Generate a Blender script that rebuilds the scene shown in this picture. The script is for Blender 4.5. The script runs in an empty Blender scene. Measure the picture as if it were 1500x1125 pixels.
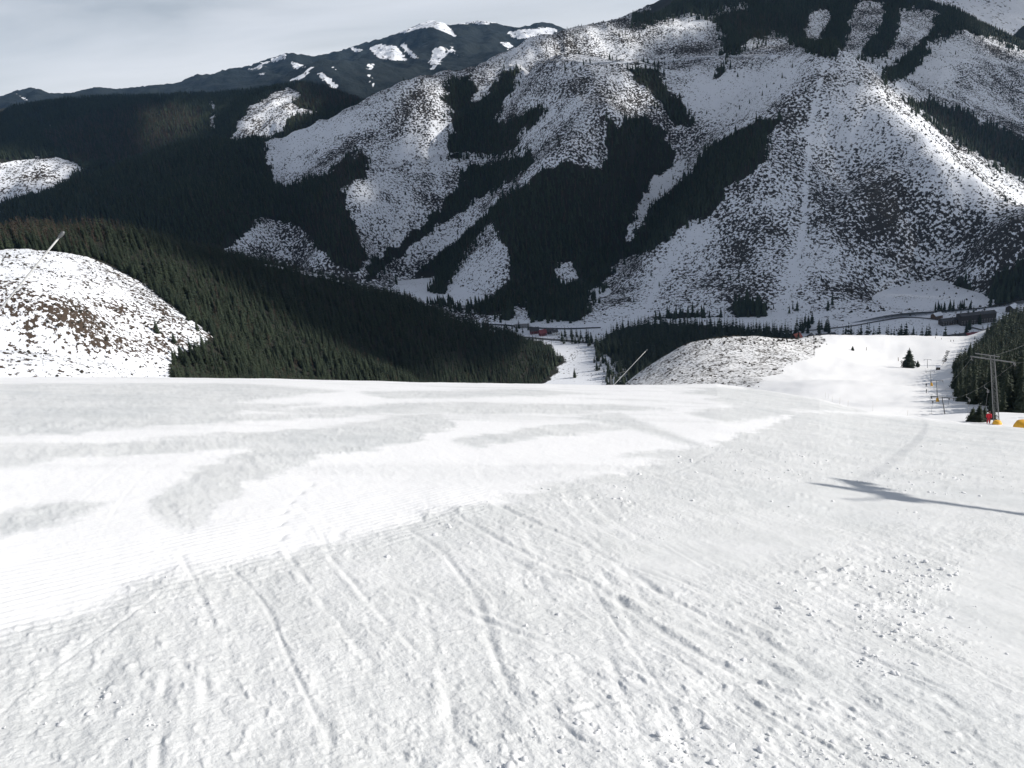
import bpy, math, random
import numpy as np
from math import radians, sin, cos, sqrt, hypot, atan2, degrees, pi

random.seed(7)
rng = np.random.default_rng(11)
scene = bpy.context.scene
COL = scene.collection

# ------------------------------------------------------------------ camera
F, TH, RO = 1200.0, radians(19.2), radians(6.0)
_c, _s, _cr, _sr = cos(TH), sin(TH), cos(RO), sin(RO)
_R0 = np.array([1.0, 0, 0]); _U0 = np.array([0, _s, _c]); CF = np.array([0, _c, -_s])
CR = _cr * _R0 - _sr * _U0
CU = _cr * _U0 + _sr * _R0
cam_data = bpy.data.cameras.new("camera")
cam_data.sensor_width = 36.0
cam_data.lens = 36.0 * F / 1500.0
cam_data.clip_start = 0.1
cam_data.clip_end = 40000.0
cam = bpy.data.objects.new("camera", cam_data)
COL.objects.link(cam)
import mathutils
M3 = mathutils.Matrix(((CR[0], CU[0], -CF[0]), (CR[1], CU[1], -CF[1]), (CR[2], CU[2], -CF[2])))
cam.matrix_world = M3.to_4x4()
scene.camera = cam

# ------------------------------------------------------------------ light
SUN_AZ, SUN_EL = 93.0, 27.0          # azimuth from +Y (view direction) towards +X
SUN_DIR = np.array([sin(radians(SUN_AZ)) * cos(radians(SUN_EL)), cos(radians(SUN_AZ)) * cos(radians(SUN_EL)), sin(radians(SUN_EL))])
SUN_STRENGTH, SKY_STRENGTH = 4.8, 0.052
world = bpy.data.worlds.new("World")
scene.world = world
world.use_nodes = True
nt = world.node_tree
nt.nodes.clear()
w_out = nt.nodes.new("ShaderNodeOutputWorld")
w_bg = nt.nodes.new("ShaderNodeBackground")
w_sky = nt.nodes.new("ShaderNodeTexSky")
w_sky.sky_type = 'NISHITA'
w_sky.sun_disc = False
w_sky.sun_elevation = radians(SUN_EL)
w_sky.sun_rotation = radians(SUN_AZ)
w_sky.altitude = 1200.0
w_sky.air_density = 1.0
w_sky.dust_density = 0.4
w_sky.ozone_density = 1.6
w_bg.inputs["Strength"].default_value = SKY_STRENGTH
# high thin cloud, streaked, over the sky texture
w_tc = nt.nodes.new("ShaderNodeTexCoord")
w_map = nt.nodes.new("ShaderNodeMapping")
w_map.inputs["Scale"].default_value = (1.3, 1.3, 9.0)
w_map.inputs["Rotation"].default_value = (0.0, radians(-5), 0)
w_n = nt.nodes.new("ShaderNodeTexNoise")
w_n.inputs["Scale"].default_value = 1.6
w_n.inputs["Detail"].default_value = 7.0
w_n.inputs["Roughness"].default_value = 0.52
w_n.inputs["Distortion"].default_value = 0.4
w_r = nt.nodes.new("ShaderNodeMapRange")          # optical depth of the thin cloud sheet
w_r.inputs["From Min"].default_value = 0.34
w_r.inputs["From Max"].default_value = 0.70
w_r.inputs["To Min"].default_value = 0.085
w_r.inputs["To Max"].default_value = 0.30
w_sep = nt.nodes.new("ShaderNodeSeparateXYZ")
def _wm(op, x, y):
    q = nt.nodes.new("ShaderNodeMath"); q.operation = op
    for i, v in enumerate((x, y)):
        if isinstance(v, (int, float)):
            q.inputs[i].default_value = v
        else:
            nt.links.new(v, q.inputs[i])
    return q.outputs[0]
w_mix = nt.nodes.new("ShaderNodeMix")
w_mix.data_type = 'RGBA'
w_mix.inputs["B"].default_value = (18.6, 19.0, 20.0, 1)
L = nt.links.new
L(w_tc.outputs["Generated"], w_map.inputs["Vector"])
L(w_map.outputs["Vector"], w_n.inputs["Vector"])
L(w_n.outputs["Fac"], w_r.inputs["Value"])
L(w_tc.outputs["Generated"], w_sep.inputs[0])
_el = _wm('ADD', _wm('MAXIMUM', w_sep.outputs["Z"], 0.0), 0.10)
_tau = _wm('DIVIDE', w_r.outputs["Result"], _el)        # a longer path through the sheet towards the horizon
L(_wm('SUBTRACT', 1.0, _wm('POWER', 2.718, _wm('MULTIPLY', _tau, -1.0))), w_mix.inputs["Factor"])
L(w_sky.outputs["Color"], w_mix.inputs["A"])
L(w_mix.outputs["Result"], w_bg.inputs["Color"])
L(w_bg.outputs["Background"], w_out.inputs["Surface"])

sun_data = bpy.data.lights.new("sun", 'SUN')
sun_data.energy = SUN_STRENGTH
sun_data.angle = radians(0.55)
sun_data.color = (1.0, 0.95, 0.885)
sun = bpy.data.objects.new("sun", sun_data)
COL.objects.link(sun)
sun.rotation_euler = mathutils.Vector(tuple(SUN_DIR)).to_track_quat('Z', 'Y').to_euler()
sun.location = (60, 0, 60)

scene.view_settings.view_transform = 'Standard'
scene.view_settings.look = 'None'
scene.view_settings.exposure = 0.08
scene.view_settings.gamma = 1.0
scene.view_settings.use_curve_mapping = False
scene.cycles.max_bounces = 5
scene.cycles.diffuse_bounces = 3
scene.cycles.glossy_bounces = 2
scene.cycles.transparent_max_bounces = 4
scene.cycles.volume_bounces = 0

# ------------------------------------------------------------------ maths helpers
def ray(px, py):
    return CF + (px - 750.0) / F * CR + (562.5 - py) / F * CU

def P(px, py, Y):
    r = ray(px, py)
    return r * (Y / r[1])

def PZ(px, py, z):
    r = ray(px, py)
    return r * (z / r[2])

def project(X, Y, Z):
    d = X * CF[0] + Y * CF[1] + Z * CF[2]
    u = X * CR[0] + Y * CR[1] + Z * CR[2]
    v = X * CU[0] + Y * CU[1] + Z * CU[2]
    d = np.where(np.abs(d) < 1e-6, 1e-6, d)
    px = 750.0 + F * u / d
    py = 562.5 - F * v / d
    return np.where(d > 0, px, -1e6), np.where(d > 0, py, -1e6)

_GR = rng.random((8, 256)) * 2 * pi
_PERM = np.concatenate([rng.permutation(256)] * 3)
def perlin(x, y, seed=0):
    xi = np.floor(x).astype(np.int64); yi = np.floor(y).astype(np.int64)
    xf = x - xi; yf = y - yi
    xi &= 255; yi &= 255
    g = _GR[seed % 8]
    def gr(ix, iy, dx, dy):
        a = g[_PERM[(_PERM[(ix + seed * 37) & 255] + iy) & 511]]
        return np.cos(a) * dx + np.sin(a) * dy
    u = xf * xf * xf * (xf * (xf * 6 - 15) + 10); v = yf * yf * yf * (yf * (yf * 6 - 15) + 10)
    a = gr(xi, yi, xf, yf); b = gr((xi + 1) & 255, yi, xf - 1, yf)
    c = gr(xi, (yi + 1) & 255, xf, yf - 1); d = gr((xi + 1) & 255, (yi + 1) & 255, xf - 1, yf - 1)
    return ((a + u * (b - a)) + v * ((c + u * (d - c)) - (a + u * (b - a)))) * 1.5

def fbm(x, y, octv=4, seed=0, gain=0.5, ridged=False):
    t = np.zeros_like(x); amp = 1.0; f = 1.0
    for o in range(octv):
        n = perlin(x * f + 13.7 * o, y * f - 7.1 * o, seed + o)
        if ridged:
            n = 1 - 2 * np.abs(n)
        t += n * amp
        amp *= gain; f *= 2.03
    return t

def sstep(a, b, x):
    t = np.clip((x - a) / (b - a), 0, 1)
    return t * t * (3 - 2 * t)

def inpoly(px, py, poly):
    poly = np.asarray(poly, float)
    res = np.zeros(px.shape, bool)
    x0, y0 = poly.min(0); x1, y1 = poly.max(0)
    m = (px >= x0) & (px <= x1) & (py >= y0) & (py <= y1)
    if not m.any():
        return res
    X = px[m]; Y = py[m]; r = np.zeros(X.shape, bool)
    n = len(poly); j = n - 1
    for i in range(n):
        xi, yi = poly[i]; xj, yj = poly[j]
        if yi != yj:
            r ^= ((yi > Y) != (yj > Y)) & (X < (xj - xi) * (Y - yi) / (yj - yi) + xi)
        j = i
    res[m] = r
    return res

def inany(px, py, polys):
    r = np.zeros(px.shape, bool)
    for p in polys:
        r |= inpoly(px, py, p)
    return r

def seg_dist(x, y, pts):
    """distance of points to a polyline and the position along it (0..1)"""
    best = np.full(x.shape, 1e9); tt = np.zeros(x.shape); side = np.zeros(x.shape)
    pts = np.asarray(pts, float); n = len(pts) - 1
    for i in range(n):
        ax, ay = pts[i]; bx, by = pts[i + 1]
        dx, dy = bx - ax, by - ay; l2 = dx * dx + dy * dy + 1e-12
        t = np.clip(((x - ax) * dx + (y - ay) * dy) / l2, 0, 1)
        ex = x - ax - t * dx; ey = y - ay - t * dy
        d = np.sqrt(ex * ex + ey * ey)
        m = d < best
        best[m] = d[m]; tt[m] = (i + t[m]) / n
        side[m] = np.sign(dx * ey - dy * ex)[m]
    return best, tt, side

def spline(pts, n=12):
    pts = np.asarray(pts, float)
    q = np.vstack([2 * pts[0] - pts[1], pts, 2 * pts[-1] - pts[-2]])
    out = []
    for i in range(1, len(q) - 2):
        for k in range(n):
            t = k / n
            out.append(0.5 * ((2 * q[i]) + (-q[i - 1] + q[i + 1]) * t + (2 * q[i - 1] - 5 * q[i] + 4 * q[i + 1] - q[i + 2]) * t * t
                              + (-q[i - 1] + 3 * q[i] - 3 * q[i + 1] + q[i + 2]) * t ** 3))
    out.append(pts[-1])
    return np.array(out)

class TPS:
    def __init__(self, pts, lam=0.0, scale=1000.0):
        pts = np.asarray(pts, float)
        self.sc = scale
        self.p = pts[:, :2] / scale
        n = len(pts)
        d = np.linalg.norm(self.p[:, None] - self.p[None], axis=2)
        K = self.phi(d) + lam * np.eye(n)
        A = np.zeros((n + 3, n + 3))
        A[:n, :n] = K; A[:n, n] = 1; A[:n, n + 1:] = self.p
        A[n, :n] = 1; A[n + 1:, :n] = self.p.T
        b = np.zeros(n + 3); b[:n] = pts[:, 2]
        self.w = np.linalg.solve(A, b)
    @staticmethod
    def phi(d):
        return np.where(d > 1e-9, d * d * np.log(np.maximum(d, 1e-9)), 0.0)
    def __call__(self, x, y):
        sh = x.shape; x = x.ravel() / self.sc; y = y.ravel() / self.sc
        z = self.w[-3] + self.w[-2] * x + self.w[-1] * y
        for i in range(len(self.p)):
            d2 = (x - self.p[i, 0]) ** 2 + (y - self.p[i, 1]) ** 2
            z = z + self.w[i] * 0.5 * d2 * np.log(np.maximum(d2, 1e-18))
        return z.reshape(sh)

# ------------------------------------------------------------------ object helpers
def grid_mesh(name, X, Y, Z, attrs=None, mat=None, kind="structure", wrap=False):
    nr, nc = X.shape
    co = np.stack([X, Y, Z], -1).reshape(-1, 3).astype(np.float32)
    idx = np.arange(nr * nc).reshape(nr, nc)
    if wrap:
        idx = np.concatenate([idx, idx[:, :1]], 1)
    a = idx[:-1, :-1].ravel(); b = idx[:-1, 1:].ravel(); c = idx[1:, 1:].ravel(); d = idx[1:, :-1].ravel()
    q = np.stack([a, b, c, d], 1)
    me = bpy.data.meshes.new(name)
    me.vertices.add(len(co)); me.vertices.foreach_set("co", co.ravel())
    me.loops.add(q.size); me.loops.foreach_set("vertex_index", q.ravel().astype(np.int32))
    me.polygons.add(len(q))
    me.polygons.foreach_set("loop_start", np.arange(0, q.size, 4, dtype=np.int32))
    me.polygons.foreach_set("loop_total", np.full(len(q), 4, dtype=np.int32))
    me.update(calc_edges=True)
    me.polygons.foreach_set("use_smooth", np.ones(len(q), bool))
    for k, v in (attrs or {}).items():
        at = me.attributes.new(k, 'FLOAT', 'POINT')
        at.data.foreach_set("value", v.ravel().astype(np.float32))
    if mat:
        me.materials.append(mat)
    o = bpy.data.objects.new(name, me)
    COL.objects.link(o)
    if kind:
        o["kind"] = kind
    return o

class MB:
    """collects faces for one mesh"""
    def __init__(self):
        self.v = []; self.f = []; self.m = []
    def add(self, v, f, m=0):
        b = len(self.v)
        self.v += [tuple(p) for p in v]
        self.f += [tuple(i + b for i in q) for q in f]
        self.m += [m] * len(f)
        return self
    def box(self, c, size, m=0, rot=None):
        hx, hy, hz = size[0] / 2, size[1] / 2, size[2] / 2
        v = [(-hx, -hy, -hz), (hx, -hy, -hz), (hx, hy, -hz), (-hx, hy, -hz), (-hx, -hy, hz), (hx, -hy, hz), (hx, hy, hz), (-hx, hy, hz)]
        if rot is not None:
            v = [tuple(rot @ mathutils.Vector(p)) for p in v]
        v = [(p[0] + c[0], p[1] + c[1], p[2] + c[2]) for p in v]
        return self.add(v, [(0, 3, 2, 1), (4, 5, 6, 7), (0, 1, 5, 4), (1, 2, 6, 5), (2, 3, 7, 6), (3, 0, 4, 7)], m)
    def tube(self, pts, rad, n=8, m=0, caps=True):
        pts = [mathutils.Vector(p) for p in pts]
        if not hasattr(rad, '__len__'):
            rad = [rad] * len(pts)
        vs = []; fs = []
        for i, p in enumerate(pts):
            t = (pts[min(i + 1, len(pts) - 1)] - pts[max(i - 1, 0)]).normalized()
            up = mathutils.Vector((0, 0, 1)) if abs(t.z) < 0.9 else mathutils.Vector((1, 0, 0))
            a = t.cross(up).normalized(); b = a.cross(t).normalized()
            for k in range(n):
                an = 2 * pi * k / n
                vs.append(p + (a * cos(an) + b * sin(an)) * rad[i])
        for i in range(len(pts) - 1):
            for k in range(n):
                fs.append((i * n + k, i * n + (k + 1) % n, (i + 1) * n + (k + 1) % n, (i + 1) * n + k))
        if caps:
            fs.append(tuple(range(n))[::-1]); fs.append(tuple((len(pts) - 1) * n + k for k in range(n)))
        return self.add(vs, fs, m)
    def lathe(self, prof, n=12, m=0, c=(0, 0, 0)):
        vs = []; fs = []
        for r, z in prof:
            for k in range(n):
                an = 2 * pi * k / n
                vs.append((c[0] + r * cos(an), c[1] + r * sin(an), c[2] + z))
        for i in range(len(prof) - 1):
            for k in range(n):
                fs.append((i * n + k, i * n + (k + 1) % n, (i + 1) * n + (k + 1) % n, (i + 1) * n + k))
        fs.append(tuple(range(n))[::-1]); fs.append(tuple((len(prof) - 1) * n + k for k in range(n)))
        return self.add(vs, fs, m)
    def mesh(self, name, mats, smooth=False):
        me = bpy.data.meshes.new(name)
        me.from_pydata(self.v, [], self.f)
        for mt in (mats if isinstance(mats, (list, tuple)) else [mats]):
            me.materials.append(mt)
        me.polygons.foreach_set("material_index", self.m)
        me.polygons.foreach_set("use_smooth", [smooth] * len(self.f))
        me.update()
        return me
    def build(self, name, mats, parent=None, smooth=False):
        o = bpy.data.objects.new(name, self.mesh(name, mats, smooth))
        COL.objects.link(o)
        if parent is not None:
            o.parent = parent
        return o

def tag(o, label, cat, group=None):
    o["label"] = label; o["category"] = cat
    if group:
        o["group"] = group
    return o

def thing(name, label, cat, loc, rotz=0.0, group=None):
    o = bpy.data.objects.new(name, None)
    o.empty_display_size = 0.5
    COL.objects.link(o)
    o.location = loc; o.rotation_euler = (0, 0, rotz)
    return tag(o, label, cat, group)

def part(name, me, parent):
    o = bpy.data.objects.new(name, me)
    COL.objects.link(o)
    o.parent = parent
    return o

# ------------------------------------------------------------------ materials
def newmat(name):
    m = bpy.data.materials.new(name)
    m.use_nodes = True
    n = m.node_tree
    b = n.nodes["Principled BSDF"]
    return m, n, b

def plain(name, col, rough=0.6, metal=0.0, nscale=3.0, var=0.25):
    m, n, b = newmat(name)
    tc = n.nodes.new("ShaderNodeTexCoord")
    no = n.nodes.new("ShaderNodeTexNoise"); no.inputs["Scale"].default_value = nscale; no.inputs["Detail"].default_value = 5
    mx = n.nodes.new("ShaderNodeMix"); mx.data_type = 'RGBA'
    mx.inputs["A"].default_value = tuple(c * (1 - var) for c in col) + (1,)
    mx.inputs["B"].default_value = tuple(min(1, c * (1 + var)) for c in col) + (1,)
    n.links.new(tc.outputs["Object"], no.inputs["Vector"])
    n.links.new(no.outputs["Fac"], mx.inputs["Factor"])
    n.links.new(mx.outputs["Result"], b.inputs["Base Color"])
    b.inputs["Roughness"].default_value = rough
    b.inputs["Metallic"].default_value = metal
    return m

def foliage(name, c0, c1):
    m, n, b = newmat(name)
    oi = n.nodes.new("ShaderNodeObjectInfo")
    tc = n.nodes.new("ShaderNodeTexCoord")
    no = n.nodes.new("ShaderNodeTexNoise"); no.inputs["Scale"].default_value = 1.4; no.inputs["Detail"].default_value = 3
    ad = n.nodes.new("ShaderNodeMath"); ad.operation = 'MULTIPLY_ADD'; ad.inputs[1].default_value = 0.5
    sb = n.nodes.new("ShaderNodeMath"); sb.operation = 'MULTIPLY'; sb.inputs[1].default_value = 0.5
    mx = n.nodes.new("ShaderNodeMix"); mx.data_type = 'RGBA'
    mx.inputs["A"].default_value = c0 + (1,); mx.inputs["B"].default_value = c1 + (1,)
    n.links.new(tc.outputs["Object"], no.inputs["Vector"])
    n.links.new(oi.outputs["Random"], sb.inputs[0])
    n.links.new(no.outputs["Fac"], ad.inputs[0]); n.links.new(sb.outputs[0], ad.inputs[2])
    n.links.new(ad.outputs[0], mx.inputs["Factor"])
    n.links.new(mx.outputs["Result"], b.inputs["Base Color"])
    b.inputs["Roughness"].default_value = 0.75
    b.inputs["Specular IOR Level"].default_value = 0.2
    return m

MAT_NEEDLE = foliage("spruce_needles", (0.012, 0.021, 0.014), (0.046, 0.060, 0.034))
MAT_LARCH = foliage("bare_larch_twigs", (0.040, 0.030, 0.022), (0.075, 0.055, 0.038))
MAT_BUSH = foliage("shrub_twigs", (0.030, 0.028, 0.022), (0.060, 0.050, 0.035))
MAT_BARK = plain("bark", (0.09, 0.065, 0.048), 0.9, 0, 4, 0.4)
MAT_STEEL = plain("galvanised_steel", (0.15, 0.155, 0.16), 0.5, 0.5, 6, 0.2)
MAT_DARKSTEEL = plain("weathered_steel", (0.11, 0.115, 0.12), 0.55, 0.5, 6, 0.25)
MAT_CABLE = plain("steel_cable", (0.20, 0.20, 0.205), 0.5, 0.6, 20, 0.2)
MAT_PAD = plain("yellow_padding", (0.80, 0.42, 0.03), 0.6, 0, 2, 0.15)
MAT_LANCE = plain("lance_aluminium", (0.62, 0.62, 0.60), 0.4, 0.4, 5, 0.1)
MAT_RUBBER = plain("rubber", (0.02, 0.02, 0.022), 0.7, 0, 8, 0.2)

def terrain_mat(name, snow=(0.84, 0.87, 0.92), litter=(0.050, 0.040, 0.030), floor=(0.028, 0.028, 0.022), fine=0.22, coarse=0.06, stretch=1.0, bump=0.25, bdist=1.0):
    """snow broken by dark grass, stumps and brushwood where the attribute litter is high; forest soil where forest is high"""
    m, n, b = newmat(name)
    lk = n.links.new
    tc = n.nodes.new("ShaderNodeTexCoord")
    mp = n.nodes.new("ShaderNodeMapping"); mp.inputs["Scale"].default_value = (1.0, stretch, stretch)
    lk(tc.outputs["Object"], mp.inputs["Vector"])
    n1 = n.nodes.new("ShaderNodeTexNoise"); n1.inputs["Scale"].default_value = fine; n1.inputs["Detail"].default_value = 4; n1.inputs["Roughness"].default_value = 0.62
    n2 = n.nodes.new("ShaderNodeTexNoise"); n2.inputs["Scale"].default_value = coarse; n2.inputs["Detail"].default_value = 3
    lk(mp.outputs["Vector"], n1.inputs["Vector"]); lk(tc.outputs["Object"], n2.inputs["Vector"])
    al = n.nodes.new("ShaderNodeAttribute"); al.attribute_name = "litter"
    af = n.nodes.new("ShaderNodeAttribute"); af.attribute_name = "forest"
    # threshold = 0.78 - 0.36*litter - 0.25*(n2-0.5)
    t1 = n.nodes.new("ShaderNodeMath"); t1.operation = 'MULTIPLY_ADD'; t1.inputs[1].default_value = 0.36
    lk(al.outputs["Fac"], t1.inputs[0])
    t2 = n.nodes.new("ShaderNodeMath"); t2.operation = 'MULTIPLY_ADD'; t2.inputs[1].default_value = 0.28; t2.inputs[2].default_value = -0.14
    lk(n2.outputs["Fac"], t2.inputs[0]); lk(t2.outputs[0], t1.inputs[2])
    t3 = n.nodes.new("ShaderNodeMath"); t3.operation = 'ADD'
    lk(t1.outputs[0], t3.inputs[0]); lk(n1.outputs["Fac"], t3.inputs[1])
    rp = n.nodes.new("ShaderNodeMapRange"); rp.interpolation_type = 'SMOOTHSTEP'
    rp.inputs["From Min"].default_value = 0.665; rp.inputs["From Max"].default_value = 0.715
    lk(t3.outputs[0], rp.inputs["Value"])
    mx = n.nodes.new("ShaderNodeMix"); mx.data_type = 'RGBA'
    mx.inputs["A"].default_value = snow + (1,); mx.inputs["B"].default_value = litter + (1,)
    lk(rp.outputs["Result"], mx.inputs["Factor"])
    # forest floor: mostly dark with a little snow
    ff = n.nodes.new("ShaderNodeMath"); ff.operation = 'ADD'
    lk(n1.outputs["Fac"], ff.inputs[0]); lk(af.outputs["Fac"], ff.inputs[1])
    fr = n.nodes.new("ShaderNodeMapRange"); fr.interpolation_type = 'SMOOTHSTEP'
    fr.inputs["From Min"].default_value = 0.80; fr.inputs["From Max"].default_value = 0.95
    lk(ff.outputs[0], fr.inputs["Value"])
    mx2 = n.nodes.new("ShaderNodeMix"); mx2.data_type = 'RGBA'
    mx2.inputs["B"].default_value = floor + (1,)
    lk(fr.outputs["Result"], mx2.inputs["Factor"]); lk(mx.outputs["Result"], mx2.inputs["A"])
    lk(mx2.outputs["Result"], b.inputs["Base Color"])
    bp = n.nodes.new("ShaderNodeBump"); bp.inputs["Strength"].default_value = bump; bp.inputs["Distance"].default_value = bdist
    lk(n1.outputs["Fac"], bp.inputs["Height"]); lk(bp.outputs["Normal"], b.inputs["Normal"])
    b.inputs["Roughness"].default_value = 0.8
    b.inputs["Specular IOR Level"].default_value = 0.15
    return m

# ------------------------------------------------------------------ the near ski slope: base surface
GY, GX, EYE = 0.28, 0.20, 1.65
_crest = [(0, 553), (200, 553), (400, 555), (600, 560), (760, 562), (880, 564), (1050, 562), (1130, 573), (1200, 584), (1250, 598), (1300, 606), (1370, 614), (1420, 620), (1500, 627)]
_ph, _k = [], []
for p in _crest:
    r = ray(*p); h = hypot(r[0], r[1]); m_ = -r[2] / h; ph = atan2(r[0], r[1])
    s0 = GX * sin(ph) + GY * cos(ph)
    _ph.append(ph); _k.append(((m_ - s0) / 2) ** 2 / EYE)
_ph = [-pi, -1.2] + _ph + [1.2, pi]
_k = [0.0002, 0.0006] + _k + [0.0004, 0.0002]
def near_base(x, y):
    r = np.hypot(x, y); ph = np.arctan2(x, y)
    k = np.interp(ph, _ph, _k)
    s0 = GX * np.sin(ph) + GY * np.cos(ph)
    rt = 2.5 * np.sqrt(EYE / k)
    rc = np.minimum(r, rt)
    return -EYE - s0 * r - k * rc * rc - np.maximum(r - rt, 0) * 2 * k * rt

def ground_at(px, py):
    """where a pixel of the photograph meets the near slope (solved once, in metres)"""
    r = ray(px, py); h = hypot(r[0], r[1]); m_ = -r[2] / h; ph = atan2(r[0], r[1])
    k = float(np.interp(ph, _ph, _k)); s0 = GX * sin(ph) + GY * cos(ph)
    b = m_ - s0; disc = max(b * b - 4 * k * EYE, 0)
    R = 2 * EYE / (b + sqrt(disc))
    return np.array([r[0] / h * R, r[1] / h * R])

_lip = [(P(a, b, Y)[0] * 1.07, P(a, b, Y)[1] * 1.07, P(a, b, Y)[2] - d) for a, b, Y, d in ((1000, 504, 565, 24), (1040, 507, 600, 24), (1120, 506, 605, 24), (1180, 493, 600, 24), (1250, 492, 625, 24), (1330, 492, 640, 24), (1420, 493, 650, 24))]
LOW = TPS(_lip + [tuple(P(*p)) for p in [
    (1460, 622, 107), (1388, 643, 170), (1373, 592, 265), (1361, 567, 385), (1358, 538, 480), (1330, 540, 462), (1250, 492, 625), (1180, 493, 600), (1420, 493, 650),
    (1300, 520, 540), (1200, 560, 320), (1220, 600, 190), (1100, 566, 340), (1040, 507, 600), (1002, 506, 565), (1000, 555, 430), (960, 562, 450), (1130, 520, 480), (1120, 506, 605),
    (1500, 613, 130), (1450, 602, 190), (1440, 575, 290), (1450, 540, 400), (1470, 520, 500)]] + [
    (270, 800, -285), (250, 950, -342), (100, 900, -335), (450, 900, -335), (420, 680, -232), (520, 620, -215), (400, 300, -125), (300, 150, -70), (200, 30, -40), (120, 40, -38),
    (-60, 520, -250), (0, 640, -320), (40, 330, -140), (-60, 300, -140), (600, 800, -300), (700, 400, -150), (44, 56, -33), (20, 6, -8.5), (800, 950, -340), (-150, 800, -345), (-400, 700, -345), (60, 760, -330)], 1e-5, 500.0)

def ground_base(x, y):
    a = near_base(x, y)
    r = np.hypot(x, y)
    far = (r > 55) & (y > -20)
    b = np.full(x.shape, -1e3)
    if far.any():
        b[far] = LOW(x[far], y[far])
    w = sstep(55, 95, r) * sstep(-20, 10, y) * sstep(-170, -70, x + 0.25 * (y - 300))
    b = b * w + (a - 30) * (1 - w)
    k = np.clip(r * 0.012, 0.1, 2.0)          # smooth maximum
    h = np.clip(0.5 + 0.5 * (a - b) / k, 0, 1)
    return b + (a - b) * h + k * h * (1 - h)

def gz(x, y):
    return float(ground_base(np.array([float(x)]), np.array([float(y)]))[0])

# polar grid, denser near the camera
az_in = np.radians(np.linspace(-41, 41, 900))
az_out = np.radians(np.concatenate([np.linspace(41, 319, 90)[1:-1]]))
AZ = np.concatenate([az_in, az_out])
inv = np.linspace(1 / 1.75, 1 / 75.0, 600)
RR = np.concatenate([np.linspace(0.25, 1.7, 8), 1 / inv, 75 * np.exp(np.linspace(0, math.log(1150 / 75), 190)[1:])])
A2, R2 = np.meshgrid(AZ, RR)
GXX = R2 * np.sin(A2); GYY = R2 * np.cos(A2)
GZ0 = ground_base(GXX, GYY)

# ---- relief of the near snow: ski tracks, crumbs, groomed and scraped bands (metres, worked on the ground)
det = (R2 < 75) & (np.abs(np.arctan2(GXX, GYY)) < radians(43))
gx, gy = GXX[det], GYY[det]
ppx, ppy = project(gx, gy, GZ0[det])
gr = R2[det]
fade = sstep(1.0, 1.9, gr)

SCRAPED_DIM = [  # ski-worn, greyer bands; part of the grey stands in for tilt from the sun
    [(215, 745), (232, 715), (300, 680), (420, 640), (560, 618), (650, 606), (672, 625), (600, 648), (480, 665), (372, 702), (330, 733), (278, 778), (245, 768)],
    [(-60, 690), (-60, 657), (400, 634), (640, 604), (655, 618), (400, 655), (120, 668)],
    [(-60, 640), (-60, 563), (330, 561), (505, 573), (340, 590), (480, 590), (330, 606), (560, 606), (300, 622), (100, 634)],
    [(840, 612), (905, 604), (1000, 640), (1046, 655), (1010, 672), (900, 670), (1018, 652), (950, 634)],
    [(-80, 960), (-60, 935), (120, 897), (232, 850), (300, 832), (430, 802), (560, 775), (650, 746), (718, 735), (840, 705), (930, 688), (1000, 664), (1100, 634), (1190, 602), (1290, 609), (1420, 622), (1700, 640), (1700, 1300), (-300, 1300), (-300, 990)],
    [(1030, 585), (1100, 568), (1200, 585), (1280, 605), (1180, 600), (1100, 600)],
    [(520, 573), (760, 570), (900, 577), (760, 581), (560, 584)], [(-60, 606), (200, 592), (420, 596), (200, 603)], [(660, 645), (760, 628), (860, 620), (960, 626), (800, 638), (700, 656)],
    [(330, 601), (640, 589), (900, 592), (1000, 600), (760, 605), (500, 606)], [(1000, 604), (1120, 592), (1180, 606), (1060, 618)], [(-60, 760), (60, 735), (160, 735), (120, 755), (0, 785)], [(980, 575), (1060, 567), (1120, 574), (1060, 580)],
]
wob = fbm(gx * 0.8, gy * 0.8, 3, 1) * 8 + fbm(gx * 3, gy * 3, 3, 5) * 5
sx_, sy_ = ppx + wob * 1.5, ppy + wob * np.clip((ppy - 550) / 250, 0.1, 1.0)
scr = np.zeros(gx.shape)
for i, pl in enumerate(SCRAPED_DIM):
    acc = np.zeros(gx.shape)
    for ox, oy in ((0, 0), (14, 0), (-14, 0), (0, 4), (0, -4), (7, -7), (-7, 7)):
        yy = np.clip((ppy - 550) / 250, 0.25, 1.2)
        acc += inpoly(sx_ + ox * yy, sy_ + oy * yy, pl)
    scr = np.maximum(scr, acc / 7.0)
_ca, _sa = cos(radians(20)), sin(radians(20))
stk = fbm((gx * _ca + gy * _sa) * 0.10, (-gx * _sa + gy * _ca) * 0.55, 4, 6)
scr = np.clip(scr * (0.92 + 0.22 * fbm(gx * 1.4, gy * 1.4, 3, 3)) + 0.6 * sstep(0.15, 0.75, stk) * sstep(5.5, 12, gr) * (1 - scr), 0, 1)
_SM = [  # smooth groomed patches left inside the lower zone
    [(880, 850), (930, 800), (1130, 760), (1230, 780), (1210, 810), (1060, 840), (960, 860), (900, 830)],
    [(1360, 900), (1420, 820), (1560, 760), (1560, 1000), (1440, 960)],
    [(1050, 725), (1200, 705), (1500, 720), (1560, 745), (1300, 760), (1120, 750)],
]
soft = np.zeros(gx.shape)
for ox, oy in ((0, 0), (22, 0), (-22, 0), (0, 9), (0, -9), (12, 14), (-12, -14), (10, -6), (-10, 6)):
    soft += inany(sx_ + ox, sy_ + oy, _SM) / 9.0
lower = np.zeros(gx.shape)
for ox, oy in ((0, 0), (14, 0), (-14, 0), (0, 7), (0, -7), (8, 12), (-8, -12), (4, 4), (-4, -4)):
    lower += inpoly(sx_ + ox, sy_ + oy, SCRAPED_DIM[4]) / 9.0

dz = np.zeros(gx.shape)
# long soft undulation
dz += fbm(gx * 0.22, gy * 0.22, 3, 2) * 0.035 * sstep(2, 8, gr)
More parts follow.
